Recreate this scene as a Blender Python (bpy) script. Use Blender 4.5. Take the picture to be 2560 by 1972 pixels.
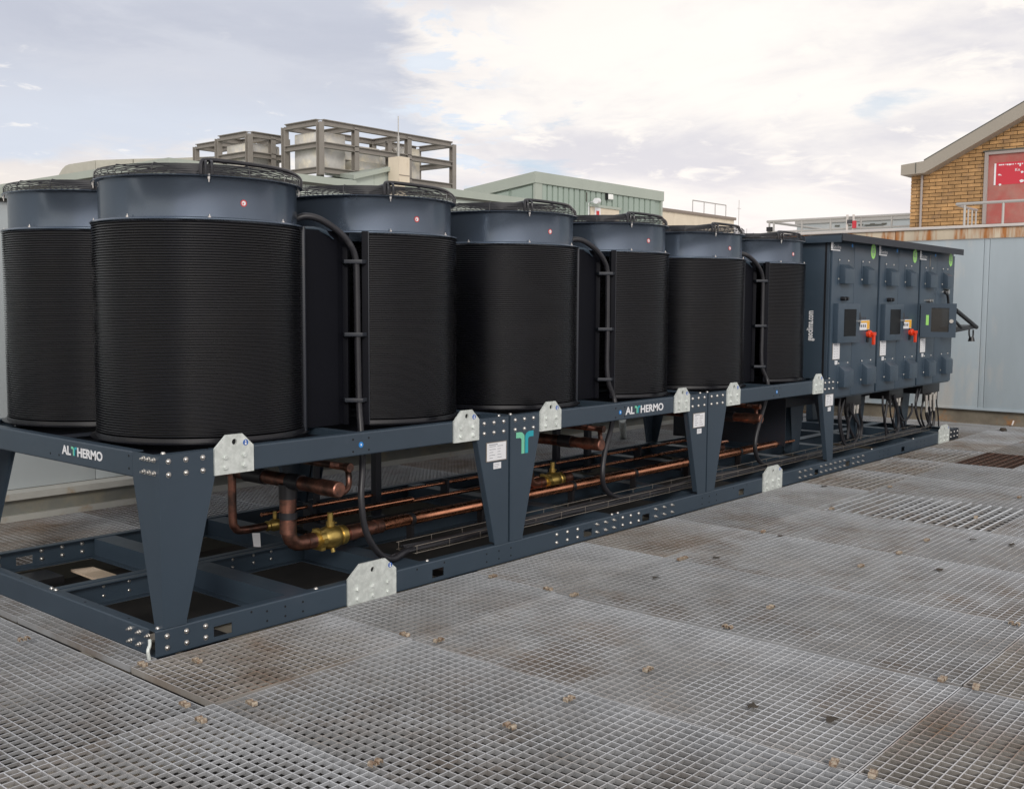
import bpy, bmesh, math, random
import numpy as np
from mathutils import Vector, Matrix
random.seed(7)
for o in list(bpy.data.objects): bpy.data.objects.remove(o)
S = bpy.context.scene; C = S.collection
rad = math.radians

# ------------------------------------------------------------------ camera
CP = np.array([-2.69344, -4.59952, 1.73221]); YAW, PITCH, ROLL, FPX = 0.70887, -0.083351, 0.00607, 2632.97
_f = np.array([math.cos(PITCH)*math.cos(YAW), math.cos(PITCH)*math.sin(YAW), math.sin(PITCH)])
_r = np.array([math.sin(YAW), -math.cos(YAW), 0.0]); _u = np.cross(_r, _f)
_r2 = math.cos(ROLL)*_r + math.sin(ROLL)*_u; _u2 = -math.sin(ROLL)*_r + math.cos(ROLL)*_u
cam = bpy.data.cameras.new('camera'); cam_o = bpy.data.objects.new('camera', cam); C.objects.link(cam_o)
cam.sensor_fit = 'HORIZONTAL'; cam.sensor_width = 36; cam.lens = FPX/2560*36
cam.clip_start = 0.05; cam.clip_end = 2000
cam_o.matrix_world = Matrix(((_r2[0], _u2[0], -_f[0], CP[0]), (_r2[1], _u2[1], -_f[1], CP[1]), (_r2[2], _u2[2], -_f[2], CP[2]), (0, 0, 0, 1)))
S.camera = cam_o
S.render.resolution_x, S.render.resolution_y = 1024, 788

def at(u, v, ax, val):
    """surveyed point of the place: where the sight line of a photo pixel meets a plane"""
    d = _f + _r2*(u-1280)/FPX - _u2*(v-986)/FPX
    t = (val-CP['xyz'.index(ax)])/d['xyz'.index(ax)]
    return CP + t*d
def xz(u, v, y=0.0):
    p = at(u, v, 'y', y); return p[0], p[2]
def yz(u, v, x):
    p = at(u, v, 'x', x); return p[1], p[2]

# ------------------------------------------------------------------ world
W = bpy.data.worlds.new('World'); S.world = W; W.use_nodes = True
nt = W.node_tree; nt.nodes.clear(); L = nt.links
def nn(t, **k):
    n = nt.nodes.new(t)
    for a, b in k.items(): setattr(n, a, b)
    return n
def mth(op, a, b=None, c=None, clamp=False):
    n = nn('ShaderNodeMath', operation=op, use_clamp=clamp)
    for i, x in enumerate((a, b, c)):
        if x is None: continue
        if isinstance(x, (int, float)): n.inputs[i].default_value = x
        else: L.new(x, n.inputs[i])
    return n.outputs[0]
def mix(f, a, b):
    n = nn('ShaderNodeMix', data_type='RGBA')
    for i, x in ((0, f), (6, a), (7, b)):
        if isinstance(x, (int, float)): n.inputs[i].default_value = x
        elif isinstance(x, tuple): n.inputs[i].default_value = (*x, 1)
        else: L.new(x, n.inputs[i])
    return n.outputs[2]
def mrange(x, a, b, c=0.0, d=1.0):
    n = nn('ShaderNodeMapRange', interpolation_type='SMOOTHSTEP')
    L.new(x, n.inputs[0])
    for i, v in enumerate((a, b, c, d)): n.inputs[i+1].default_value = v
    return n.outputs[0]
def dotv(vec, v):
    n = nn('ShaderNodeVectorMath', operation='DOT_PRODUCT'); L.new(vec, n.inputs[0]); n.inputs[1].default_value = v
    return n.outputs[1]
SUN_AZ = math.atan2(-0.70, -0.72); SUN_EL = rad(24)
sky = nn('ShaderNodeTexSky', sky_type='NISHITA'); sky.sun_disc = False
sky.sun_elevation = SUN_EL; sky.sun_rotation = rad(90) - SUN_AZ
tc = nn('ShaderNodeTexCoord').outputs['Generated']
sep = nn('ShaderNodeSeparateXYZ'); L.new(tc, sep.inputs[0]); dz = sep.outputs[2]
den = mth('ADD', mth('MAXIMUM', dz, 0.0), 0.13)
cmb = nn('ShaderNodeCombineXYZ')
L.new(mth('DIVIDE', sep.outputs[0], den), cmb.inputs[0]); L.new(mth('DIVIDE', sep.outputs[1], den), cmb.inputs[1])
def noise(scale, detail=6, rough=0.55, off=(0, 0, 0), dist=0.0, src=None):
    mp = nn('ShaderNodeMapping'); L.new(src or cmb.outputs[0], mp.inputs[0]); mp.inputs[1].default_value = off
    n = nn('ShaderNodeTexNoise'); n.inputs['Scale'].default_value = scale; n.inputs['Detail'].default_value = detail
    n.inputs['Roughness'].default_value = rough; n.inputs['Distortion'].default_value = dist
    L.new(mp.outputs[0], n.inputs['Vector']); return n.outputs['Fac']
n1 = noise(0.75, 8, 0.6, (3.1, 1.7, 0), 0.35)
n2 = noise(1.9, 7, 0.6, (9.3, 4.2, 0), 0.3)
n3 = noise(0.45, 4, 0.5, (1.3, 7.2, 0))
n4 = noise(4.2, 6, 0.6, (2.2, 0.4, 0), 0.4)
right = dotv(tc, (math.sin(YAW), -math.cos(YAW), 0)); fwd = dotv(tc, (math.cos(YAW), math.sin(YAW), 0))
az = mth('DIVIDE', right, mth('MAXIMUM', mth('ABSOLUTE', fwd), 0.15))
# thin bright altocumulus with lilac hollows
veil = mix(mrange(n1, 0.36, 0.62), (10.3, 9.8, 9.3), (7.4, 7.25, 7.7))
veil = mix(mrange(n4, 0.50, 0.68), veil, (10.2, 9.7, 9.2))
hz = mrange(dz, 0.0, 0.17, 1.0, 0.0)
veil = mix(mth('MULTIPLY', hz, 0.7), veil, (9.9, 9.0, 8.8))
# large soft unevenness all round the dome, brightest where the veiled sun stands
n5 = noise(0.9, 3, 0.5, (4.4, 2.1, 1.3), src=tc)
sund = dotv(tc, (math.cos(SUN_EL)*math.cos(SUN_AZ), math.cos(SUN_EL)*math.sin(SUN_AZ), math.sin(SUN_EL)))
glow = mrange(sund, 0.55, 1.0, 0.0, 1.0)
amp = mth('ADD', mrange(n5, 0.35, 0.65, 0.70, 1.22), mth('MULTIPLY', glow, 0.55))
ampc = nn('ShaderNodeCombineColor'); [L.new(amp, ampc.inputs[i]) for i in range(3)]
front = mrange(fwd, 0.2, 0.6, 0.0, 1.0)
vm = nn('ShaderNodeMix', data_type='RGBA', blend_type='MULTIPLY'); L.new(mth('SUBTRACT', 1.0, mth('MULTIPLY', front, 0.75)), vm.inputs[0]); L.new(veil, vm.inputs[6]); L.new(ampc.outputs[0], vm.inputs[7]); veil = vm.outputs[2]
# blue gaps (the Nishita sky shows through)
gap = mth('MULTIPLY', mrange(n2, 0.57, 0.70), mrange(n3, 0.42, 0.60))
gap = mth('MULTIPLY', gap, mrange(dz, 0.05, 0.11))
blue = mix(0.5, sky.outputs[0], (5.6, 7.2, 9.4))
cl = mix(mth('MULTIPLY', gap, 0.75), veil, blue)
# one heavy grey-blue cloud bank to the left of the view
edge = mth('ADD', mth('ADD', az, mth('MULTIPLY', mth('SUBTRACT', n1, 0.5), 0.22)), mth('MULTIPLY', mth('SUBTRACT', n4, 0.5), 0.16))
edge = mth('ADD', edge, mth('MULTIPLY', mth('SUBTRACT', dz, 0.2), 0.30))
bank = mrange(edge, -0.130, -0.080, 1.0, 0.0)
lown = mth('ADD', mth('ADD', dz, mth('MULTIPLY', mth('SUBTRACT', n2, 0.5), 0.10)), mth('MULTIPLY', az, 0.03))
low = mrange(mth('ADD', lown, mth('MULTIPLY', mth('SUBTRACT', n4, 0.5), 0.06)), 0.105, 0.135)
bank = mth('MULTIPLY', bank, low)
bank = mth('MULTIPLY', bank, mrange(az, -1.6, -0.8))
bankc = mix(mrange(n1, 0.36, 0.62), (5.3, 5.65, 6.7), (6.3, 6.6, 7.5))
bankc = mix(mth('MULTIPLY', mrange(n2, 0.42, 0.62), 0.55), bankc, (7.1, 7.35, 8.1))
bankc = mix(mrange(lown, 0.21, 0.13), bankc, (7.0, 7.55, 8.6))
bankc = mix(mth('MULTIPLY', mrange(n4, 0.62, 0.72), mrange(lown, 0.24, 0.17)), bankc, (9.2, 9.1, 9.2))
glowl = mth('MULTIPLY', mrange(dz, 0.155, 0.06), mrange(az, -0.1, -0.3))
rim = mth('MULTIPLY', mth('MULTIPLY', mrange(edge, -0.14, -0.10), mrange(edge, 0.02, -0.05)), mrange(n4, 0.50, 0.58))
cl = mix(mth('MULTIPLY', rim, 0.6), cl, (6.6, 7.9, 9.6))
cl = mix(mth('MULTIPLY', glowl, 0.8), cl, (10.6, 9.7, 8.4))
cl = mix(mth('MULTIPLY', bank, 0.94), cl, bankc)
bg = nn('ShaderNodeBackground'); L.new(cl, bg.inputs[0]); bg.inputs[1].default_value = 0.1
wo = nn('ShaderNodeOutputWorld'); L.new(bg.outputs[0], wo.inputs[0])

sl = bpy.data.lights.new('sun', 'SUN'); sl.energy = 1.4; sl.angle = rad(14); sl.color = (1, 0.94, 0.86)
so = bpy.data.objects.new('sun', sl); C.objects.link(so)
sd = Vector((math.cos(SUN_EL)*math.cos(SUN_AZ), math.cos(SUN_EL)*math.sin(SUN_AZ), math.sin(SUN_EL)))
so.rotation_euler = (-sd).to_track_quat('-Z', 'Y').to_euler()
S.view_settings.view_transform = 'Standard'; S.view_settings.look = 'None'
S.view_settings.gamma = 1; S.view_settings.exposure = 0.0; S.view_settings.use_curve_mapping = False
S.render.engine = 'CYCLES'

# ------------------------------------------------------------------ materials
def lin(r, g, b):
    f = lambda c: ((c/255+0.055)/1.055)**2.4 if c > 10 else c/255/12.92
    return (f(r), f(g), f(b))
def mat(name, col, rough=0.5, metal=0.0, var=0.0, vscale=3.0, col2=None, c2=(0.5, 0.7), c2s=2.0, bump=0.0, bscale=60, stretch=(1, 1, 1), objrand=0.0, rvar=0.0, coat=0.0, alpha=1.0, trans=0.0, spec=0.5, streak=None, emit=None, endclean=None):
    m = bpy.data.materials.new(name); m.use_nodes = True; t = m.node_tree; b = t.nodes['Principled BSDF']
    N = t.nodes.new; K = t.links.new
    b.inputs['Roughness'].default_value = rough; b.inputs['Metallic'].default_value = metal
    b.inputs['Specular IOR Level'].default_value = spec
    b.inputs['Coat Weight'].default_value = coat; b.inputs['Coat Roughness'].default_value = 0.15
    b.inputs['Alpha'].default_value = alpha; b.inputs['Transmission Weight'].default_value = trans
    geo = N('ShaderNodeNewGeometry'); mp = N('ShaderNodeMapping'); K(geo.outputs['Position'], mp.inputs[0]); mp.inputs[3].default_value = stretch
    out = None
    def noi(sc, det=5, ro=0.6, off=0.0):
        mp2 = N('ShaderNodeMapping'); K(mp.outputs[0], mp2.inputs[0]); mp2.inputs[1].default_value = (off, off*1.7, off*.6)
        n = N('ShaderNodeTexNoise'); n.inputs['Scale'].default_value = sc; n.inputs['Detail'].default_value = det; n.inputs['Roughness'].default_value = ro
        K(mp2.outputs[0], n.inputs['Vector']); return n.outputs['Fac']
    def mr(x, a, bb, c, d):
        n = N('ShaderNodeMapRange'); K(x, n.inputs[0])
        for i, v in enumerate((a, bb, c, d)): n.inputs[i+1].default_value = v
        return n.outputs[0]
    def mx(f, a, bb, bt='MIX'):
        n = N('ShaderNodeMix'); n.data_type = 'RGBA'; n.blend_type = bt
        for i, x in ((0, f), (6, a), (7, bb)):
            if isinstance(x, (int, float)): n.inputs[i].default_value = x
            elif isinstance(x, tuple): n.inputs[i].default_value = (*x, 1)
            else: K(x, n.inputs[i])
        return n.outputs[2]
    c = mx(0.0, col, col)
    if col2 is not None: c = mx(mr(noi(c2s, 6, 0.65, 3.3), c2[0], c2[1], 0, 1), c, col2)
    if endclean is not None:
        tcn = N('ShaderNodeTexCoord'); sx = N('ShaderNodeSeparateXYZ'); K(tcn.outputs['Object'], sx.inputs[0])
        ad = N('ShaderNodeMath'); ad.operation = 'MULTIPLY_ADD'; K(noi(3.1, 4, .6, 9.1), ad.inputs[0]); ad.inputs[1].default_value = 0.7; K(sx.outputs[0], ad.inputs[2])
        c = mx(mr(ad.outputs[0], 1.02, 1.55, 0, 0.85), c, endclean)
    if var:
        v = mr(noi(vscale), 0.25, 0.75, 1-var, 1+var)
        cc = N('ShaderNodeCombineColor'); [K(v, cc.inputs[i]) for i in range(3)]
        c = mx(1.0, c, cc.outputs[0], 'MULTIPLY')
    if objrand:
        oi = N('ShaderNodeObjectInfo'); v = mr(oi.outputs['Random'], 0, 1, 1-objrand, 1+objrand)
        cc = N('ShaderNodeCombineColor'); [K(v, cc.inputs[i]) for i in range(3)]
        c = mx(1.0, c, cc.outputs[0], 'MULTIPLY')
    K(c, b.inputs['Base Color'])
    if rvar: K(mr(noi(vscale*1.7, 5, 0.6, 7.7), 0.3, 0.7, max(rough-rvar, 0.05), rough+rvar), b.inputs['Roughness'])
    if bump:
        bn = N('ShaderNodeBump'); bn.inputs['Strength'].default_value = bump; bn.inputs['Distance'].default_value = 0.002
        K(noi(bscale, 3), bn.inputs['Height']); K(bn.outputs[0], b.inputs['Normal'])
    if emit:
        b.inputs['Emission Color'].default_value = (*emit[0], 1); b.inputs['Emission Strength'].default_value = emit[1]
    m.diffuse_color = (*col, 1)
    return m
M = {}
M['navy'] = mat('slate blue powder coat', (0.035, 0.054, 0.076), 0.40, 0, 0.10, 1.5, rvar=0.06, bump=0.05, bscale=400, col2=(0.05, 0.068, 0.092), c2=(0.58, 0.85), c2s=4)
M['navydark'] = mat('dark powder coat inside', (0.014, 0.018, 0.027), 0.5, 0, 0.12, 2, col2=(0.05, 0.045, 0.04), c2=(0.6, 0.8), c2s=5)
M['cowl'] = mat('satin slate cowl paint', (0.105, 0.135, 0.178), 0.24, 0.72, 0.06, 1.2, rvar=0.04, coat=0.35)
M['black'] = mat('black plastic', (0.012, 0.012, 0.014), 0.38, 0, 0.15, 6)
M['rubber'] = mat('black conduit rubber', (0.018, 0.018, 0.022), 0.42, 0, 0.2, 9, col2=(0.05, 0.05, 0.05), c2=(0.6, 0.8), c2s=14)
M['coil'] = mat('black coated coil fins', (0.006, 0.0065, 0.0095), 0.30, 0, 0.25, 5, spec=0.5, col2=(0.010, 0.010, 0.011), c2=(0.5, 0.75), c2s=3)
M['coilflat'] = mat('black coated flat panel', (0.004, 0.0045, 0.0075), 0.6, 0, 0.2, 2.5, spec=0.12)
M['guard'] = mat('black wire guard', (0.02, 0.021, 0.026), 0.35)
M['galv'] = mat('galvanised plate', (0.60, 0.64, 0.61), 0.45, 0.25, 0.12, 14, col2=(0.72, 0.76, 0.73), c2=(0.45, 0.6), c2s=22, bump=0.1, bscale=60)
M['steel'] = mat('stainless bolt', (0.62, 0.60, 0.57), 0.28, 0.9)
M['hole'] = mat('painted hole dark', (0.004, 0.004, 0.006), 0.8)
M['copper'] = mat('copper tube', (0.86, 0.38, 0.22), 0.27, 1.0, 0.15, 6, col2=(0.40, 0.18, 0.11), c2=(0.52, 0.74), c2s=5, rvar=0.08)
M['copperdull'] = mat('heat stained copper', (0.30, 0.14, 0.10), 0.42, 0.9, 0.3, 8, col2=(0.10, 0.065, 0.055), c2=(0.42, 0.6), c2s=9, rvar=0.1)
M['brass'] = mat('brass valve body', (0.50, 0.36, 0.11), 0.35, 0.9, 0.25, 14, bump=0.3, bscale=90)
M['silverwire'] = mat('zinc wire', (0.28, 0.25, 0.215), 0.42, 0.6)
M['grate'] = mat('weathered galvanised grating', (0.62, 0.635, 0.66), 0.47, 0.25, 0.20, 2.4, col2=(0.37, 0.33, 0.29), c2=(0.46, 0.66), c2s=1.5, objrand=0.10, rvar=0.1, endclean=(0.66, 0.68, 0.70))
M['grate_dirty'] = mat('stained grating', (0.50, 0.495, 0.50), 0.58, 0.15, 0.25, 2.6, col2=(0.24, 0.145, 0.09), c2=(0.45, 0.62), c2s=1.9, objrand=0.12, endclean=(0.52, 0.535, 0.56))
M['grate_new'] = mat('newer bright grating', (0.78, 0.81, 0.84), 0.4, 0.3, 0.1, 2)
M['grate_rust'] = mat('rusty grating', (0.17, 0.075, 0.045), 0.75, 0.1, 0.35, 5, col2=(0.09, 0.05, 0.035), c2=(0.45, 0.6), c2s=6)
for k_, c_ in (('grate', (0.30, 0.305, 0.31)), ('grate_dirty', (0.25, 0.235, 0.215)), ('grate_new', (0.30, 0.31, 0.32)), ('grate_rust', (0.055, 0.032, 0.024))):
    M[k_+'_side'] = mat(k_.replace('_', ' ')+' bar flanks, grimy', c_, 0.6, 0.1, 0.25, 3.0, col2=(c_[0]*.7, c_[1]*.6, c_[2]*.52), c2=(0.48, 0.66), c2s=1.8, objrand=0.15, endclean=(0.37, 0.385, 0.405) if k_ in ('grate', 'grate_dirty') else None)  # flanks darkened in colour for the shade between bars; brown blotches are stain
M['clip'] = mat('tan rusted clip', (0.42, 0.36, 0.28), 0.6, 0.1, 0.25, 40, col2=(0.20, 0.13, 0.085), c2=(0.42, 0.58), c2s=60)
M['subroof'] = mat('dirty membrane below deck', (0.030, 0.027, 0.024), 0.85, 0, 0.4, 2, col2=(0.06, 0.05, 0.042), c2=(0.5, 0.7), c2s=1.5)
M['beamcream'] = mat('cream painted beam', (0.42, 0.39, 0.33), 0.6, 0, 0.25, 3, col2=(0.20, 0.14, 0.09), c2=(0.55, 0.7), c2s=4)
M['ply'] = mat('plywood scrap', (0.70, 0.56, 0.42), 0.7, 0, 0.15, 8, stretch=(1, 6, 1))
M['wallgrey'] = mat('pale grey sheet wall', (0.40, 0.44, 0.455), 0.5, 0, 0.07, 0.9, col2=(0.46, 0.47, 0.46), c2=(0.5, 0.7), c2s=0.8, bump=0.15, bscale=4)
M['wallblue'] = mat('pale blue grey sheet wall', (0.37, 0.43, 0.465), 0.48, 0, 0.10, 1.3, col2=(0.47, 0.475, 0.46), c2=(0.50, 0.68), c2s=1.6, stretch=(1, 1.4, .4), bump=0.35, bscale=3)
M['plinth'] = mat('mossy concrete plinth', (0.20, 0.175, 0.135), 0.85, 0, 0.35, 3, col2=(0.30, 0.16, 0.07), c2=(0.55, 0.7), c2s=3.5)
M['plinthgrey'] = mat('grey concrete kerb', (0.20, 0.205, 0.185), 0.8, 0, 0.2, 2.2, col2=(0.27, 0.25, 0.19), c2=(0.5, 0.65), c2s=2)
M['ledge'] = mat('weathered cream ledge', (0.42, 0.42, 0.39), 0.6, 0, 0.15, 3, col2=(0.36, 0.27, 0.17), c2=(0.58, 0.7), c2s=3)
M['rustband'] = mat('rust streaked fascia', (0.58, 0.50, 0.38), 0.7, 0, 0.15, 1.5, col2=(0.40, 0.15, 0.035), c2=(0.44, 0.58), c2s=3.2, stretch=(1, 2.2, 0.22))
M['whitecap'] = mat('chalky white capping', (0.62, 0.58, 0.55), 0.6, 0, 0.1, 3, col2=(0.45, 0.30, 0.22), c2=(0.62, 0.75), c2s=3)
M['greenclad'] = mat('sage green cladding', (0.30, 0.365, 0.32), 0.5, 0, 0.06, 0.5, objrand=0.04)
M['greenpale'] = mat('pale sage wall sheet', (0.44, 0.49, 0.445), 0.5, 0, 0.05, 0.4)
M['trim'] = mat('grey green trim', (0.36, 0.40, 0.35), 0.5, 0, 0.06, 0.7)
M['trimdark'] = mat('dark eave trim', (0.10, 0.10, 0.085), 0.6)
M['cream'] = mat('cream rendered wall', (0.66, 0.58, 0.46), 0.75, 0, 0.08, 0.9, col2=(0.52, 0.42, 0.30), c2=(0.60, 0.75), c2s=1.4, stretch=(2, 2, 0.5))
M['coping'] = mat('brown coping', (0.22, 0.18, 0.15), 0.6)
M['foil'] = mat('crumpled foil duct wrap', (0.60, 0.59, 0.56), 0.42, 0.2, 0.22, 1.8, col2=(0.84, 0.77, 0.61), c2=(0.45, 0.65), c2s=1.1, bump=1.0, bscale=2.2, rvar=0.12)  # pale and cream blotches paint the light and shade of the crumples
M['cagesteel'] = mat('grey brown galvanised frame', (0.25, 0.23, 0.205), 0.6, 0.1, 0.12, 2)
M['ductlag'] = mat('weathered duct cladding', (0.43, 0.42, 0.36), 0.6, 0.1, 0.12, 1.2)
M['brick'] = mat('yellow stock brick', (0.43, 0.255, 0.11), 0.85, 0, 0.28, 6, col2=(0.30, 0.19, 0.11), c2=(0.55, 0.75), c2s=5, objrand=0.22, bump=0.4, bscale=40)
M['mortar'] = mat('grey mortar', (0.13, 0.115, 0.095), 0.9, 0, 0.2, 6)
M['fascia'] = mat('taupe metal fascia', (0.33, 0.30, 0.25), 0.5, 0, 0.05, 1)
M['reddoor'] = mat('faded red oxide door', (0.40, 0.10, 0.085), 0.7, 0, 0.2, 2, col2=(0.38, 0.17, 0.14), c2=(0.45, 0.65), c2s=2.0)
M['redsign'] = mat('crimson sign', (0.55, 0.035, 0.055), 0.5)
M['doorframe'] = mat('grey door frame', (0.34, 0.30, 0.28), 0.6)
M['white'] = mat('white sticker', (0.75, 0.76, 0.78), 0.45)
M['ink'] = mat('dark print', (0.06, 0.06, 0.07), 0.5)
M['inkgrey'] = mat('grey print', (0.30, 0.31, 0.34), 0.5)
M['teal'] = mat('teal logo', (0.02, 0.33, 0.40), 0.4)
M['mint'] = mat('mint logo', (0.18, 0.55, 0.36), 0.4)
M['stblue'] = mat('blue sticker', (0.015, 0.22, 0.62), 0.4)
M['navyblue'] = mat('mandatory blue sticker', (0.03, 0.12, 0.42), 0.4)
M['lime'] = mat('lime sticker', (0.35, 0.75, 0.18), 0.4)
M['stred'] = mat('red sticker ring', (0.55, 0.03, 0.03), 0.4)
M['yellow'] = mat('amber label', (0.80, 0.42, 0.04), 0.4)
M['switch'] = mat('orange red switch', (0.72, 0.05, 0.012), 0.35)
M['glass'] = mat('smoked window', (0.008, 0.008, 0.009), 0.15, 0, spec=0.08)
M['glassclear'] = mat('clear hatch window', (0.06, 0.058, 0.055), 0.15, 0, alpha=0.6, spec=0.2)
M['door'] = mat('cabinet door paint', (0.044, 0.068, 0.096), 0.38, 0, 0.06, 1.0, rvar=0.05, bump=0.03, bscale=300)
M['railgrey'] = mat('galvanised handrail', (0.42, 0.41, 0.39), 0.5, 0.3)
M['lampwhite'] = mat('white lamp lens', (0.85, 0.86, 0.83), 0.3)
M['leaf'] = mat('dead leaf', (0.05, 0.04, 0.03), 0.9)
M['foam'] = mat('pale cable boot', (0.42, 0.40, 0.37), 0.6)

# ------------------------------------------------------------------ mesh helpers
ORG = {}
class MB:
    def __init__(s): s.v = []; s.f = []
    def add(s, vs, fs):
        n = len(s.v); s.v += [tuple(map(float, p)) for p in vs]; s.f += [tuple(i+n for i in f) for f in fs]; return s
    def box(s, x0, x1, y0, y1, z0, z1):
        vs = [(x, y, z) for z in (z0, z1) for y in (y0, y1) for x in (x0, x1)]
        return s.add(vs, [(0, 2, 3, 1), (4, 5, 7, 6), (0, 1, 5, 4), (2, 6, 7, 3), (0, 4, 6, 2), (1, 3, 7, 5)])
    def prism(s, poly, ax, a, b):
        """poly in the other two axes (cyclic order), extruded along ax"""
        def P(p, t):
            return {'x': (t, p[0], p[1]), 'y': (p[0], t, p[1]), 'z': (p[0], p[1], t)}[ax]
        n = len(poly); vs = [P(p, a) for p in poly]+[P(p, b) for p in poly]
        fs = [tuple(range(n)), tuple(range(2*n-1, n-1, -1))]+[(i, i+n, (i+1) % n+n, (i+1) % n) for i in range(n)]
        return s.add(vs, fs)
    def hexa(s, pts):
        """8 points: bottom 4 cyclic, top 4 cyclic"""
        return s.add(pts, [(3, 2, 1, 0), (4, 5, 6, 7), (0, 1, 5, 4), (1, 2, 6, 5), (2, 3, 7, 6), (3, 0, 4, 7)])
    def tube(s, pts, r, n=10, cap=True, smooth=0):
        pts = [Vector(p) for p in pts]
        if smooth:
            q = []
            P = [pts[0]*2-pts[1]]+pts+[pts[-1]*2-pts[-2]]
            for i in range(1, len(P)-2):
                for k in range(smooth):
                    t = k/smooth; a, b, c, d = P[i-1:i+3]
                    q.append(0.5*((2*b)+(c-a)*t+(2*a-5*b+4*c-d)*t*t+(3*b-a-3*c+d)*t**3))
            q.append(pts[-1]); pts = q
        rr = [r[min(len(r)-1, int(round(i*(len(r)-1)/max(1, len(pts)-1))))] for i in range(len(pts))] if isinstance(r, (list, tuple)) else [r]*len(pts)
        up = None; vs = []; 
        for i, p in enumerate(pts):
            t = (pts[min(i+1, len(pts)-1)]-pts[max(i-1, 0)]).normalized()
            if up is None:
                up = Vector((0, 0, 1)) if abs(t.z) < 0.9 else Vector((1, 0, 0))
            a = t.cross(up).normalized(); up = a.cross(t).normalized()
            for k in range(n):
                an = 2*math.pi*k/n; vs.append(p+a*math.cos(an)*rr[i]+up*math.sin(an)*rr[i])
        fs = [(i*n+k, i*n+(k+1) % n, (i+1)*n+(k+1) % n, (i+1)*n+k) for i in range(len(pts)-1) for k in range(n)]
        if cap: fs += [tuple(range(n-1, -1, -1)), tuple((len(pts)-1)*n+k for k in range(n))]
        return s.add(vs, fs)
    def lathe(s, prof, cx=0, cy=0, cz=0, n=48, a0=0.0, a1=360.0, axis='z', close=False):
        """prof: list of (r, h)"""
        full = abs(a1-a0-360) < 1e-6; m = n if full else n+1; vs = []
        for i in range(m):
            a = rad(a0+(a1-a0)*i/n)
            for r, h in prof:
                x, y = r*math.cos(a), r*math.sin(a)
                vs.append({'z': (cx+x, cy+y, cz+h), 'y': (cx+x, cy+h, cz+y), 'x': (cx+h, cy+x, cz+y)}[axis])
        k = len(prof); fs = []
        for i in range(n):
            j = (i+1) % m
            for q in range(k-1): fs.append((i*k+q, j*k+q, j*k+q+1, i*k+q+1))
        return s.add(vs, fs)
    def disc(s, c, nrm, r, n=20, t=0.001, ry=None):
        nrm = Vector(nrm).normalized(); c = Vector(c)
        up = Vector((0, 0, 1)) if abs(nrm.z) < .9 else Vector((1, 0, 0))
        a = nrm.cross(up).normalized(); u = a.cross(nrm)
        ry = ry or r
        vs = [c+a*math.cos(2*math.pi*i/n)*r+u*math.sin(2*math.pi*i/n)*ry for i in range(n)]
        vs2 = [v+nrm*t for v in vs]
        return s.add(vs+vs2, [tuple(range(n)), tuple(range(2*n-1, n-1, -1))]+[(i, i+n, (i+1) % n+n, (i+1) % n) for i in range(n)])
    def mesh(s, name, m, bevel=0.0, off=(0, 0, 0), smooth=True):
        me = bpy.data.meshes.new(name)
        vs = [(a-off[0], b-off[1], c-off[2]) for a, b, c in s.v]
        me.from_pydata(vs, [], s.f)
        bm = bmesh.new(); bm.from_mesh(me)
        bmesh.ops.recalc_face_normals(bm, faces=bm.faces)
        if bevel:
            es = [e for e in bm.edges if len(e.link_faces) == 2 and e.calc_face_angle(0) > rad(35)]
            bmesh.ops.bevel(bm, geom=es, offset=bevel, segments=2, affect='EDGES', profile=0.6, clamp_overlap=True)
        bm.to_mesh(me); bm.free()
        if smooth:
            me.shade_smooth(); me.set_sharp_from_angle(angle=rad(32))
        for mm in (m if isinstance(m, (list, tuple)) else [m]): me.materials.append(mm)
        return me
    def build(s, name, m, parent=None, bevel=0.0, smooth=True):
        off = ORG.get(parent.name, (0, 0, 0)) if parent else (0, 0, 0)
        o = bpy.data.objects.new(name, s.mesh(name, m, bevel, off, smooth)); C.objects.link(o)
        if parent: o.parent = parent
        ORG[o.name] = off
        return o
def tag(o, label=None, cat=None, group=None, kind=None):
    for k, v in (('label', label), ('category', cat), ('group', group), ('kind', kind)):
        if v: o[k] = v
    return o
def thing(name, loc, label, cat, group=None):
    o = bpy.data.objects.new(name, None); C.objects.link(o); o.location = loc; o.empty_display_size = 0.1
    ORG[o.name] = tuple(loc); return tag(o, label, cat, group)
def inst(name, me, parent, loc, rot=(0, 0, 0), scale=None):
    o = bpy.data.objects.new(name, me); C.objects.link(o)
    off = ORG.get(parent.name, (0, 0, 0)) if parent else (0, 0, 0)
    o.parent = parent; o.location = [loc[i]-off[i] for i in range(3)]; o.rotation_euler = rot
    if scale: o.scale = scale
    return o
def copy_tree(o, parent=None):
    c = o.copy(); C.objects.link(c); c.parent = parent
    for ch in o.children: copy_tree(ch, c)
    return c
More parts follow.
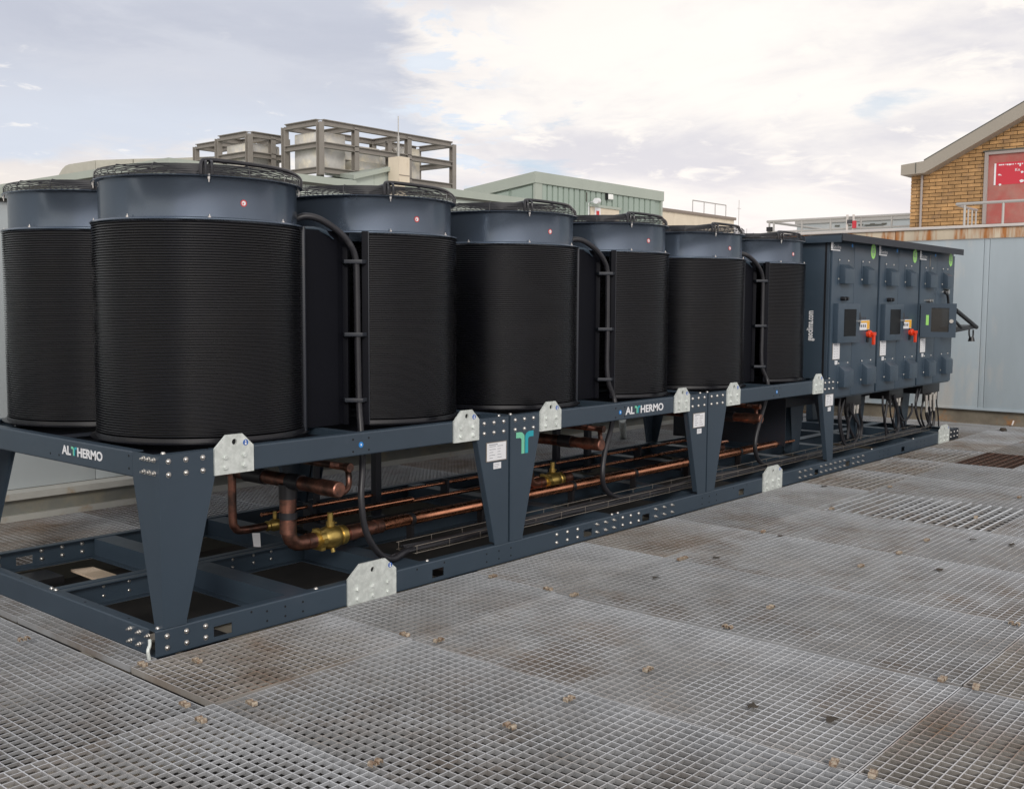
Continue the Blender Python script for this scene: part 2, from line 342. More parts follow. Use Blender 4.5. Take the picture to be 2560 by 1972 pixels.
def text(name, s, size, m, parent, origin, xdir, ydir, width=None, bold=0.0, ext=0.0006, align='LEFT'):
    """flat lettering: origin = lower-left (or centre) of the line, xdir reading direction, ydir up"""
    cu = bpy.data.curves.new(name, 'FONT'); cu.body = s; cu.size = size; cu.extrude = ext; cu.offset = bold; cu.align_x = align; cu.resolution_u = 3
    t = bpy.data.objects.new(name, cu); C.objects.link(t); bpy.context.view_layer.update()
    me = bpy.data.meshes.new_from_object(t.evaluated_get(bpy.context.evaluated_depsgraph_get()))
    bpy.data.objects.remove(t); bpy.data.curves.remove(cu)
    co = np.array([v.co[:] for v in me.vertices])
    sx = 1.0
    if width: sx = width/(co[:, 0].max()-co[:, 0].min())
    X, Y = Vector(xdir).normalized(), Vector(ydir).normalized(); Z = X.cross(Y)
    off = Vector(ORG.get(parent.name, (0, 0, 0)))
    for v in me.vertices: v.co = Vector(origin)-off+X*(v.co.x*sx)+Y*v.co.y+Z*v.co.z
    me.materials.clear(); me.materials.append(m); me.name = name
    o = bpy.data.objects.new(name, me); C.objects.link(o); o.parent = parent; ORG[o.name] = tuple(off)
    return o
def rot_to(nx, ny):
    """z rotation turning a mesh whose head looks along -Y to look along (nx, ny)"""
    return (0, 0, math.atan2(ny, nx)+math.pi/2)

# shared fasteners, heads look along -Y
b = MB(); b.lathe([(0, -.0105), (.006, -.0100), (.010, -.007), (.0125, -.002), (.0125, -.001), (.0145, -.001), (.0145, .0)], n=12, axis='y'); DOME = b.mesh('bolt', M['steel'])
b = MB(); b.lathe([(0, -.024), (.0055, -.024), (.0055, -.013), (.0095, -.013), (.0105, -.011), (.0105, -.002), (.014, -.002), (.014, 0)], n=6, axis='y'); NUT = b.mesh('bolt', M['steel'], smooth=False)
b = MB(); b.lathe([(0, -.011), (.010, -.011), (.012, -.009), (.012, -.002), (.016, -.002), (.016, 0)], n=6, axis='y'); HEX = b.mesh('bolt', M['galv'], smooth=False)
b = MB(); b.lathe([(0, -.0008), (.0065, -.0008), (.0065, 0)], n=10, axis='y'); HOLE = b.mesh('painted_hole', M['hole'])  # flat black disc, the shade inside a drilled hole painted on
b = MB(); b.lathe([(0, .018), (.003, .018), (.003, .008), (.008, .008), (.008, .002), (.011, 0)], n=8); STUD = b.mesh('stud', M['steel'])
b = MB(); b.lathe([(0, -.030), (.003, -.030), (.004, -.014), (.0075, -.014), (.0075, -.002), (.010, -.002), (.010, 0), (.010, .010), (0, .012)], n=8); STUDV = b.mesh('stud', M['steel'])

# ------------------------------------------------------------------ setting: sub-roof, deck
sub = MB().box(-30, 14.2, -14, 3.9, -0.62, -0.56).build('roof_surface', M['subroof']); tag(sub, kind='structure')
MODL = 2.6157; HB = 0.138; SW = 2.25; XE = 11.93
steel = thing('deck_beam', (0, 0.9, -0.3), 'cream steel beams running under the grating deck', 'beam')
steel['kind'] = 'structure'; 
for k in ('label', 'category'): del steel[k]
steel.name = 'deck_support'; ORG['deck_support'] = (0, 0.9, -0.3)
for y in (-5.5, -3.1, -0.72, 0.45, 1.75, 3.0):
    b = MB(); b.box(-8, 13.9, y-.05, y+.05, -.055, -.042); b.box(-8, 13.9, y-.05, y+.05, -.20, -.188); b.box(-8, 13.9, y-.004, y+.004, -.188, -.055)
    b.build('beam', M['beamcream'], steel, smooth=False)
_pw = [at(u, v, 'z', -.10) for u, v in ((177, 1423), (232, 1416), (292, 1436), (238, 1446))]
tag(MB().hexa([(p[0], p[1], -.115) for p in _pw]+[(p[0], p[1], -.10) for p in _pw]).build('plywood_scrap', M['ply']), 'loose plywood board lying below the skid frame', 'board')

deck = thing('deck', (0, 0, 0), 'x', 'x'); del deck['label']; del deck['category']; deck['kind'] = 'structure'; deck.name = 'grating_deck'; ORG['grating_deck'] = (0, 0, 0)
PXW = 1.205; CELL = 0.0502
def grate_mesh(w, d, kind='mesh', name='grating_panel', mm='grate', dv=1):
    b = MB(); g = 0.0045; t = 0.0026
    b.box(g, w-g, g, g+.005, -.028, 0.0006); b.box(g, w-g, d-g-.005, d-g, -.028, 0.0006)
    b.box(g, g+.005, g+.005, d-g-.005, -.032, 0); b.box(w-g-.005, w-g, g+.005, d-g-.005, -.032, 0)
    if kind == 'mesh':
        n = max(1, round(w/CELL)+(dv-1 if w > 1 else 0))
        for i in range(1, n):
            x = w*i/n; b.box(x-t, x+t, g+.005, d-g-.005, -.022, -.0006)
        n = max(1, round(d/CELL))
        for i in range(1, n):
            y = d*i/n; b.box(g+.005, w-g-.005, y-t*.9, y+t*.9, -.013, -.0001)
    else:
        n = max(1, round(d/0.085))
        for i in range(1, n):
            y = d*i/n; b.box(g+.005, w-g-.005, y-.0075, y+.0075, -.024, -.0006)
        n = max(1, round(w/0.11))
        for i in range(1, n):
            x = w*i/n; b.box(x-.002, x+.002, g+.005, d-g-.005, -.026, -.016)
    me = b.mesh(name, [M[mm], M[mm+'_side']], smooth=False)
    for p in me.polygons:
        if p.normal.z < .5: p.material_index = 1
    return me
GM = {}
def panel(x, y, w, d, z=0.0, kind='mesh', mm='grate', tilt=0.0):
    var_ = random.randint(0, 2) if kind == 'mesh' and w > 1 else 1
    key = (round(w, 3), round(d, 3), kind, mm, var_)
    if key not in GM: GM[key] = grate_mesh(w, d, kind, 'grating_panel', mm, var_)
    o = inst('grating_panel', GM[key], deck, (x, y, z), (tilt, random.uniform(-.0012, .0012), 0))
    return o
seams = [-0.15+PXW*k for k in range(0, 12)]
rnd = random.Random(3)
for k in range(-5, 12):
    x0 = -0.15+PXW*k
    w = PXW if x0+PXW < 14.0 else 14.0-x0
    for j, (y0, d) in enumerate(((-3.10, 2.38), (-5.48, 2.38))):
        if k < -2 and j == 0 and False: continue
        kind, mm = 'mesh', 'grate'
        if j == 0 and k == 5: y1 = None
        dirty = rnd.random() < 0.30
        if dirty: mm = 'grate_dirty'
        if j == 1 and k in (1, 2): mm = 'grate_dirty'
        if k in (5, 8) and j == 0:
            # split bays: bright or rusty bar gratings lie in the half nearer the skid
            cut = {5: 1.45, 8: 0.62}[k]
            panel(x0, y0, w, d-cut, rnd.uniform(-.003, .003))
            panel(x0, y0+d-cut, w, cut, 0.002, 'bar', {5: 'grate_new', 8: 'grate_rust'}[k])
            continue
        if k >= 9 and j == 0: mm = 'grate_dirty'
        panel(x0, y0, w, d, rnd.uniform(-.006, .005), kind, mm)
# row between the skid and the first seam
for k in range(0, 12):
    x0 = -0.15+PXW*k; w = PXW if x0+PXW < 14.0 else 14.0-x0
    kind, mm = ('bar', 'grate_dirty') if k in (6, 7, 8) else ('mesh', 'grate' if k % 3 else 'grate_dirty')
    panel(x0, -0.72, w, 0.70, 0.004, kind, mm)
# left field
for k in range(-5, 0):
    x0 = -0.15+PXW*k-0.012
    for y0 in (-0.72, 1.66):
        panel(x0, y0+0.004, PXW, 2.376, -0.022, 'mesh', 'grate' if (k+int(y0)) % 2 else 'grate_dirty')
for y0, d in ((-0.02, 1.2), (1.18, 1.2)):
    panel(-0.15, y0, 0.15, d, 0.006)
# rear walkway between skid and wall
for k in range(-1, 11):
    x0 = -0.15+PXW*k+0.5
    panel(x0, 2.36 if k >= 0 else 2.36, PXW, 1.46, 0.0, 'mesh', 'grate' if k % 4 else 'grate_dirty')
for k in range(0, 2):
    panel(XE+0.06, 0.0+1.18*k, 1.0, 1.18, 0.0, 'mesh', 'grate_dirty'); panel(XE+1.06, 0.0+1.18*k, 1.0, 1.18, 0.0, 'mesh', 'grate')
# saddle clips
b = MB()
for s in (-1, 1):
    cx = s*.017
    b.prism([(cx-.011, 0.001), (cx-.011, .012), (cx-.006, .018), (cx+.006, .018), (cx+.011, .012), (cx+.011, 0.001), (cx+.008, .001), (cx+.008, .011), (cx+.004, .015), (cx-.004, .015), (cx-.008, .011), (cx-.008, .001)], 'y', -.014, .014)
b.box(-.010, .010, -.011, .011, .002, .005)
CLIP = b.mesh('grating_clip', M['clip'], smooth=False)
f2 = lambda cx, cy, s, pts: [(cx+x/s, cy+y/s) for x, y in pts]
clips = f2(0, 1400, 2.4267, [(135, 480), (1225, 615), (1115, 880), (1210, 985), (1535, 865), (860, 632)])
clips += f2(900, 1300, 2.4267, [(810, 350), (1140, 428), (300, 700), (455, 742), (1285, 458), (1945, 240), (1740, 898), (905, 1275), (1228, 1092), (55, 1480)])
clips += f2(1700, 1000, 2.5395, [(535, 838), (965, 697), (1325, 555), (1572, 892), (1392, 972), (1145, 1060), (1860, 748), (20, 1010), (2170, 620)])
clips += f2(1760, 1500, 2.73, [(470, 60), (170, 195), (1620, 548), (1890, 608), (880, 1108), (1165, 1195), (2140, 178)])
for u, v in clips:
    p = at(u, v, 'z', 0.004)
    inst('grating_clip', CLIP, deck, (round(p[0]/CELL)*CELL, round(p[1]/CELL)*CELL, 0.004), (0, 0, random.choice((0, 0, .2, 1.5))))
for u, v in [(1885, 1768), (2085, 1800), (1640, 1445), (2430, 1350), (2530, 1362), (2060, 1217), (1790, 1395), (1950, 1340), (2350, 1425)]:
    p = at(u, v, 'z', 0.003); b = MB()
    b.add([(p[0]+math.cos(a)*r, p[1]+math.sin(a)*r*.6, .003+random.uniform(0, .012)) for a, r in [(i*math.pi/4, random.uniform(.02, .055)) for i in range(8)]]+[(p[0], p[1], .012)], [(i, (i+1) % 8, 8) for i in range(8)])
    o = b.build('dead_leaf', M['leaf'], deck, smooth=False)

# ------------------------------------------------------------------ skid base frame
def bolt_row(parent, me, pts, n=(0, -1)):
    for p in pts: inst(me.name, me, parent, p, rot_to(*n))
skid = thing('skid_frame', (0, 0, 0), 'long slate blue steel base frame resting on the grating under all the drums and cabinets', 'steel frame')
FL = 0.06; TK = 0.006
def flange_prof(y, z, sgn, top=True, t=TK, w=FL, r=0.009):
    """rounded bend between web and flange; returns polygon in (y,z)"""
    pts = []
    s = 1 if top else -1
    for i in range(5):
        a = rad(90*i/4); pts.append((y+sgn*(r-r*math.cos(a)), z-s*(r-r*math.sin(a))))
    pts += [(y+sgn*w, z), (y+sgn*w, z-s*t), (y+sgn*t, z-s*t), (y+sgn*t, z-s*r)]
    return pts
def rail_x(name, x0, x1, y, z0, z1, sgn, parent, pockets=(), pz=(.028, .082), mt='navy'):
    b = MB()
    b.prism(flange_prof(y, z1, sgn, True), 'x', x0, x1)
    b.prism(flange_prof(y, z0, sgn, False), 'x', x0, x1)
    zs0, zs1 = z0+.009, z1-.009; cur = x0
    ya, yb = sorted((y, y+sgn*TK))
    for a, c in sorted(pockets):
        b.box(cur, a, ya, yb, zs0, zs1); b.box(a, c, ya, yb, zs0, pz[0]); b.box(a, c, ya, yb, pz[1], zs1); cur = c
    b.box(cur, x1, ya, yb, zs0, zs1)
    return b.build(name, M[mt], parent)
def rail_y(name, y0, y1, x, z0, z1, sgn, parent, mt='navy'):
    b = MB()
    b.prism([(p[0], p[1]) for p in flange_prof(x, z1, sgn, True)], 'y', y0, y1)
    b.prism([(p[0], p[1]) for p in flange_prof(x, z0, sgn, False)], 'y', y0, y1)
    xa, xb = sorted((x, x+sgn*TK)); b.box(xa, xb, y0, y1, z0+.009, z1-.009)
    return b.build(name, M[mt], parent)
pk = [(1.913, 2.017), (3.498, 3.6), (4.275, 4.381), (5.85, 5.948), (7.437, 7.532), (8.212, 8.318), (9.833, 9.938)]
front = []
for i, (a, c) in enumerate(((0.0, 3.938), (3.942, 7.85), (7.854, 11.42))):
    o = rail_x('base_rail', a, c, 0.0, 0.0, HB, 1, skid, [q for q in pk if a < q[0] < c]+([(0.329, 0.44)] if i == 0 else []), (.03, .085))
    front.append(o)
frontdark = rail_x('base_rail', 11.50, XE, 0.012, 0.0, HB+.004, 1, skid, mt='navydark')
for i, (a, c) in enumerate(((0.06, 3.938), (3.942, 7.85), (7.854, XE))):
    rail_x('base_rail', a, c, SW, 0.0, HB, -1, skid, [(0.33, 0.44)] if i == 0 else ())
rail_y('base_rail', 0.0605, SW-.0605, 0.0, 0.0, HB-.0015, 1, skid)
rail_y('base_rail', 0.0605, SW-.0605, XE, 0.0, HB-.0015, -1, skid)
# centre spine: two channels back to back
for y, s in ((1.103, -1), (1.107, 1)): rail_x('spine_beam', 0.062, XE-.062, y, 0.002, HB-.004, s, skid)
cross_x = [0.84, 1.73, 3.79, 5.2, 6.6, 7.72, 8.9, 10.2, 11.2]
for x in cross_x:
    for y0, y1 in ((0.0605, 1.042), (1.168, SW-.0605)):
        b = MB()
        b.box(x, x+.15, y0, y1, HB-.012, HB-.006); b.box(x, x+.006, y0, y1, .02, HB-.012); b.box(x-.05, x, y0, y1, .014, .02)
        b.box(x+.144, x+.15, y0, y1, .02, HB-.012)
        b.build('cross_member', M['navy'], skid, smooth=False)
for x in (0.35, 2.3, 4.9, 7.6, 10.2):
    for y in (0.2, 2.0): MB().box(x-.12, x+.12, y-.12, y+.12, -.05, -.001).build('foot', M['black'], skid)
MB().prism([(0.0, -.05), (0.11, -.05), (0.11, -.002), (0.0, -.002)], 'y', .004, .07).build('corner_foot', M['navydark'], skid)
# base bolts
zr = (0.100, 0.041)
bolt_row(skid, DOME, [(x, 0, z) for x in (.063, .172, .282) for z in zr])
for grp in ((3.172, 3.297, 3.42), (3.658, 3.770, 3.879), (4.0, 4.11, 4.222), (4.464, 4.59, 4.711), (7.088, 7.21, 7.34), (7.582, 7.70, 7.815, 7.93, 8.05, 8.167), (8.399, 8.53, 8.662)):
    bolt_row(skid, NUT if 3.5 < grp[0] < 3.9 or grp[0] > 4.4 else DOME, [(x, 0, z+.004) for x in grp for z in zr])
bolt_row(skid, DOME, [(x, .012, z+.004) for x in (11.62, 11.75, 11.879) for z in zr])
bolt_row(skid, HOLE, [(x, 0, z) for grp in ((2.422, 2.545, 2.668), (5.2, 5.32, 5.446), (9.159, 9.28, 9.41), (10.342, 10.47, 10.596), (.66, .78, .90)) for x in grp for z in (.095, .042)])
bolt_row(skid, HOLE, [(x, 0, .112) for x in (.56, 1.78, 2.02, 5.75, 6.0)])
bolt_row(skid, NUT, [(0, y, z) for y in (.148, .234) for z in (.105, .044)]+[(0, .062, .104)], (-1, 0))
# nuts on the inside of the rear rail and on the spine
bolt_row(skid, DOME, [(x, SW-TK, z) for x in (.50, .64, .78, .22) for z in (.1, .045)])
bolt_row(skid, DOME, [(x, 1.103, z) for x in (.48, .32) for z in (.1, .045)]+[(x, 1.103, z) for x in (1.2, 1.36, 1.5) for z in (.1, .05)])
for x, y in ((.035, .035), (.036, 1.09), (.036, 1.14), (1.02, .035), (1.9, .035), (3.9, .035), (3.98, .035), (7.8, .035), (9.0, .035), (10.3, .035)):
    inst('bolt', DOME, skid, (x, y, HB), (rad(-90), 0, 0))
bolt_row(skid, HOLE, [])
for y in (.3, .75, 1.5, 1.9): inst('painted_hole', HOLE, skid, (.03, y, HB-.0015), (rad(-90), 0, 0), (1, 1, 1.0))
# bent strap at the near corner
MB().tube([(-.014, .03, .095), (-.020, .02, .07), (-.034, .014, .045), (-.030, .012, .01), (-.024, .010, -.03)], .009, 8, smooth=4).build('earth_strap', M['galv'], skid)

# lifting lugs
def lug(parent, x0, x1, z0, z1, chz, chx, holez, big=False):
    t = .012; b = MB(); xm = (x0+x1)/2
    poly = [(x0, z0), (x1, z0), (x1, z1-chz), (x1-chx, z1), (x0+chx, z1), (x0, z1-chz)]
    # plate with a real eye: ring of quads between outline and hole
    n = 24; R = .0155; hz_ = holez; hc = (xm, hz_)
    def ray(a):
        d = (math.cos(a), math.sin(a)); best = 9
        for i in range(len(poly)):
            p, q = poly[i], poly[(i+1) % len(poly)]; ex, ez = q[0]-p[0], q[1]-p[1]
            den = d[0]*ez-d[1]*ex
            if abs(den) < 1e-9: continue
            tt = ((p[0]-hc[0])*ez-(p[1]-hc[1])*ex)/den; s = ((p[0]-hc[0])*d[1]-(p[1]-hc[1])*d[0])/den
            if tt > 0 and -1e-6 <= s <= 1+1e-6: best = min(best, tt)
        return (hc[0]+d[0]*best, hc[1]+d[1]*best)
    angs = sorted([2*math.pi*i/n for i in range(n)]+[math.atan2(p[1]-hc[1], p[0]-hc[0]) % (2*math.pi) for p in poly])
    m = len(angs); outer = [ray(a) for a in angs]; inner = [(hc[0]+R*math.cos(a), hc[1]+R*math.sin(a)) for a in angs]
    vs = []
    for y in (-t-.001, -.001): vs += [(p[0], y, p[1]) for p in outer]+[(p[0], y, p[1]) for p in inner]
    fs = []
    for i in range(m):
        j = (i+1) % m
        fs += [(i, j, m+j, m+i), (2*m+i, 3*m+i, 3*m+j, 2*m+j), (i, 2*m+i, 2*m+j, j), (m+i, m+j, 3*m+j, 3*m+i)]
    b.add(vs, fs)
    o = b.build('lifting_lug', M['galv'], parent)
    MB().disc((xm, .0005, hz_), (0, -1, 0), R*.98, t=.0005).build('lug_eye', M['hole'], o)
    MB().disc((x1-.05, -t-.001, z1-.048), (0, -1, 0), .016, t=.0012).build('blue_sticker', M['navyblue'], o)
    b = MB(); b.disc((x1-.05, -t-.0022, z1-.041), (0, -1, 0), .0045, 10, .0006); b.box(x1-.055, x1-.045, -t-.0030, -t-.0022, z1-.06, z1-.048); b.build('sticker_symbol', M['white'], o)
    xs = (x0+.06, x1-.06) if not big else (x0+.07, xm, x1-.07)
    for x in xs:
        for z in ((z0+.035, z0+.088) if not big else (z0+.028, z0+.085)):
            inst('bolt', HEX, o, (x, -t-.001, z), (0, random.uniform(0, 1), 0))
    return o
lug(skid, 1.215, 1.593, 0.003, .235, .075, .09, .185, True)
lug(skid, 6.30, 6.685, .003, .235, .06, .10, .185, True)
lug(skid, 11.10, 11.49, .003, .235, .06, .10, .185, True)

# ------------------------------------------------------------------ three upper stands
ZT = 1.0; ZR = 0.867
XS = [0.04, 0.04+MODL, 0.04+2*MODL]; XEN = [a+2.5957 for a in XS]
def stand(i, label):
    x0, x1 = XS[i], XEN[i]
    T = thing('support_stand', (x0, 0, HB), label, 'steel stand', 'raised stands carrying the fan drums')
    rail_x('top_rail', x0+.315, x1-.315, 0.002, ZR, ZT, 1, T)
    rail_x('top_rail', x0+.315, x1-.315, SW-.002, ZR, ZT, -1, T)
    rail_y('top_rail', .062 if i else .25, SW-.25, x0+.002, ZR, ZT-.002, 1, T); rail_y('top_rail', .25, SW-.25, x1-.002, ZR, ZT-.002, -1, T)
    for y, s in ((1.103, -1), (1.107, 1)): rail_x('spine_beam', x0+.07, x1-.07, y, ZR, ZT-.004, s, T, mt='navydark')
    MB().box(x0+1.27, x0+1.33, .07, 1.03, ZR+.02, ZT-.004).build('cross_member', M['navy'], T)
    # tapered corner legs: folded plate, broad face along X and narrower return along Y
    for sx, xa in ((1, x0), (-1, x1)):
        for sy, ya in ((1, 0.0), (-1, SW)):
            b = MB(); t = .006
            fp = [(xa, HB+.001), (xa+sx*.135, HB+.001), (xa+sx*.135, HB+.02), (xa+sx*.312, ZR-.004), (xa+sx*.312, ZT), (xa, ZT)]
            y0, y1 = sorted((ya, ya+sy*t)); b.prism(fp, 'y', y0, y1)
            rp = [(ya+sy*t, HB+.001), (ya+sy*.075, HB+.001), (ya+sy*.245, ZR-.004), (ya+sy*.245, ZT-.001), (ya+sy*t, ZT-.001)]
            q0, q1 = sorted((xa, xa+sx*t)); b.prism(rp, 'x', q0, q1)
            # inner return lip along the taper
            p = [(xa+sx*.135, ya+sy*t), (xa+sx*.312, ya+sy*t)]
            for (za, xa_), (zb_, xb_) in (((HB+.02, xa+sx*.132), (ZR-.004, xa+sx*.309)),):
                b.hexa([(xa_, ya+sy*t, za), (xa_+sx*.005, ya+sy*t, za), (xa_+sx*.005, ya+sy*.045, za), (xa_, ya+sy*.045, za), (xb_, ya+sy*t, zb_), (xb_+sx*.005, ya+sy*t, zb_), (xb_+sx*.005, ya+sy*.045, zb_), (xb_, ya+sy*.045, zb_)])
            b.box(min(xa+sx*t, xa+sx*.30), max(xa+sx*t, xa+sx*.30), min(ya+sy*t, ya+sy*.06), max(ya+sy*t, ya+sy*.06), ZT-.006, ZT-.0005)
            o = b.build('leg', M['navy'], T)
            if sy == 1:
                bolt_row(o, DOME, [(xa+sx*dx, 0, z) for dx in (.05, .147, .243) for z in (.966, .900)])
                inst('bolt', DOME, o, (xa+sx*.05, .045, ZT), (rad(-90), 0, 0))
            if sx == 1 and i == 0 and sy == 1:
                bolt_row(o, NUT, [(x0, y, z) for y in (.137, .090, .043) for z in (.974, .908)], (-1, 0))
    # drip trays under the drums
    for dx in (.72, 2.0):
        for yy in ((.13, 1.04),) + (((1.17, 2.10),)):
            MB().box(x0+dx-.55, x0+dx+.55, yy[0], yy[1], ZR+.085, ZR+.09).build('drip_tray', M['coilflat'], T)
    a = x0+.345-.04; lug(T, x0+.305, x0+.54, .867, 1.069, .065, .068, 1.030)
    lug(T, x0+2.055, x0+2.29, .867, 1.069, .065, .068, 1.030)
    if i == 1: pass
    return T
ST = [stand(0, 'raised slate blue stand at the near end, white lettering on its short end rail'),
      stand(1, 'middle raised slate blue stand with a teal letter T on its left leg'),
      stand(2, 'raised slate blue stand farthest from the corner, beside the control cabinets')]
# lettering ALTHERMO with a two tone T
def ribbon_T(parent, o, X, Y, w, h, thin=False):
    X = Vector(X).normalized(); Y = Vector(Y).normalized(); Z = X.cross(Y); off = 0.0012
    for sgn, m in ((-1, 'mint'), (1, 'teal')):
        outer = []; inner = []
        g = w*.02; rb = w*.17
        c = (sgn*(g+rb+w*.14), h-rb-h*.0)
        pts_o = [(sgn*w*.5, h), (sgn*(w*.30), h)]+[(sgn*(w*.30-w*.28*math.sin(a)), h-h*.24+h*.24*math.cos(a)) for a in [rad(k*18) for k in range(1, 6)]]+[(sgn*g, 0)]
        pts_i = [(sgn*w*.5, h-rb*1.25), (sgn*(w*.32), h-rb*1.25)]+[(sgn*(w*.32-(w*.13)*math.sin(a)), h-rb*1.25-h*.10+h*.10*math.cos(a)) for a in [rad(k*18) for k in range(1, 6)]]+[(sgn*(g+rb), 0)]
        n = len(pts_o); vs = []
        for dz_ in (off, off+.0008):
            for p in pts_o+pts_i: vs.append(Vector(o)+X*p[0]+Y*p[1]+Z*dz_)
        fs = []
        for i in range(n-1):
            fs += [(i, i+1, n+i+1, n+i), (2*n+i, 3*n+i, 3*n+i+1, 2*n+i+1), (i, 2*n+i, 2*n+i+1, i+1), (n+i, n+i+1, 3*n+i+1, 3*n+i)]
        fs += [(0, n, 3*n, 2*n), (n-1, 3*n-1, 4*n-1, 2*n-1)]
        MB().add(vs, fs).build('logo_stroke', M[m], parent)
def althermo(parent, o, X, width, h, name='lettering'):
    X = Vector(X).normalized(); Y = Vector((0, 0, 1)); Z = X.cross(Y); o = Vector(o)
    u = width/8.0
    text(name, 'AL', h*1.38, M['white'], parent, o+Z*.0015, X, Y, width=u*1.85, bold=.0022)
    ribbon_T(parent, o+X*(u*2.45), X, Y, u*1.15, h)
    text(name, 'HERMO', h*1.38, M['white'], parent, o+X*(u*3.05)+Z*.0015, X, Y, width=u*4.95, bold=.0022)
althermo(ST[0], (0.002-.0005+.04, .978, .918), (0, -1, 0), .43, .048)
althermo(ST[1], (4.02, .0015, .906), (1, 0, 0), .53, .058)
lg = [c for c in ST[1].children if c.name.startswith('leg')][0]
ribbon_T(lg, (2.806+.0, -.0002, .73), (1, 0, 0), (0, 0, 1), .185, .150)
def blue_dot(p, parent):
    MB().disc(p, (0, -1, 0), .017, t=.0015).build('blue_sticker', M['stblue'], parent)
    b = MB(); b.box(p[0]-.004, p[0]+.005, p[1]-.0023, p[1]-.0015, p[2]-.006, p[2]+.006); b.build('sticker_symbol', M['white'], parent)
for i, u in enumerate(((902.5, 1111.5), (1550.6, 1030.5), (1942, 979.5))):
    x, z = xz(*u, 0.002); blue_dot((x, .002, z), ST[i])
    bolt_row(ST[i], HOLE, [(x+dx, .002, z+d2) for dx in (-.06, .06) for d2 in (-.035, .035)])
bolt_row(ST[0], HOLE, [(.042, y, z) for y in (.222, .285) for z in (.972, .908)]+[(.042, y, .905) for y in (1.02, 1.12)], (-1, 0))
# name plates
def nameplate(parent, x, z, w, h, y=0.0, small=True):
    MB().box(x-w/2-.008, x+w/2+.008, y-.003, y-.0005, z-h/2-.006, z+h/2+.006).build('plate_frame', M['silverwire'], parent)
    o = MB().box(x-w/2, x+w/2, y-.0045, y-.003, z-h/2, z+h/2).build('name_plate', M['white'], parent)
    b = MB()
    for k in range(5):
        zz = z+h*.30-k*h*.16
        for j in range(2):
            xx = x-w*.38+j*w*.42; b.box(xx, xx+w*random.uniform(.15, .33), y-.0052, y-.0045, zz-.0018, zz+.0018)
    b.box(x-w*.4, x+w*.05, y-.0052, y-.0045, z+h*.38, z+h*.43)
    b.build('plate_print', M['inkgrey'], o)
    if small:
        s = MB().box(x-w*.2+.01, x+w*.2+.01, y-.002, y-.0005, z-h/2-.058, z-h/2-.016).build('small_label', M['white'], parent)
        b = MB()
        for k in range(3): b.box(x-w*.16+.01, x+w*random.uniform(0, .13)+.01, y-.0028, y-.002, z-h/2-.028-k*.01, z-h/2-.0255-k*.01)
        b.build('plate_print', M['inkgrey'], s)
nameplate(ST[0], 2.512, .773, .19, .118)
for i, (u, v) in ((1, (1100+2018/3.12, 950+312/3.12)), (2, (1700+1162/3.12, 900+312/3.12))):
    x, z = xz(u, v); nameplate(ST[i], x, z, .18, .115)

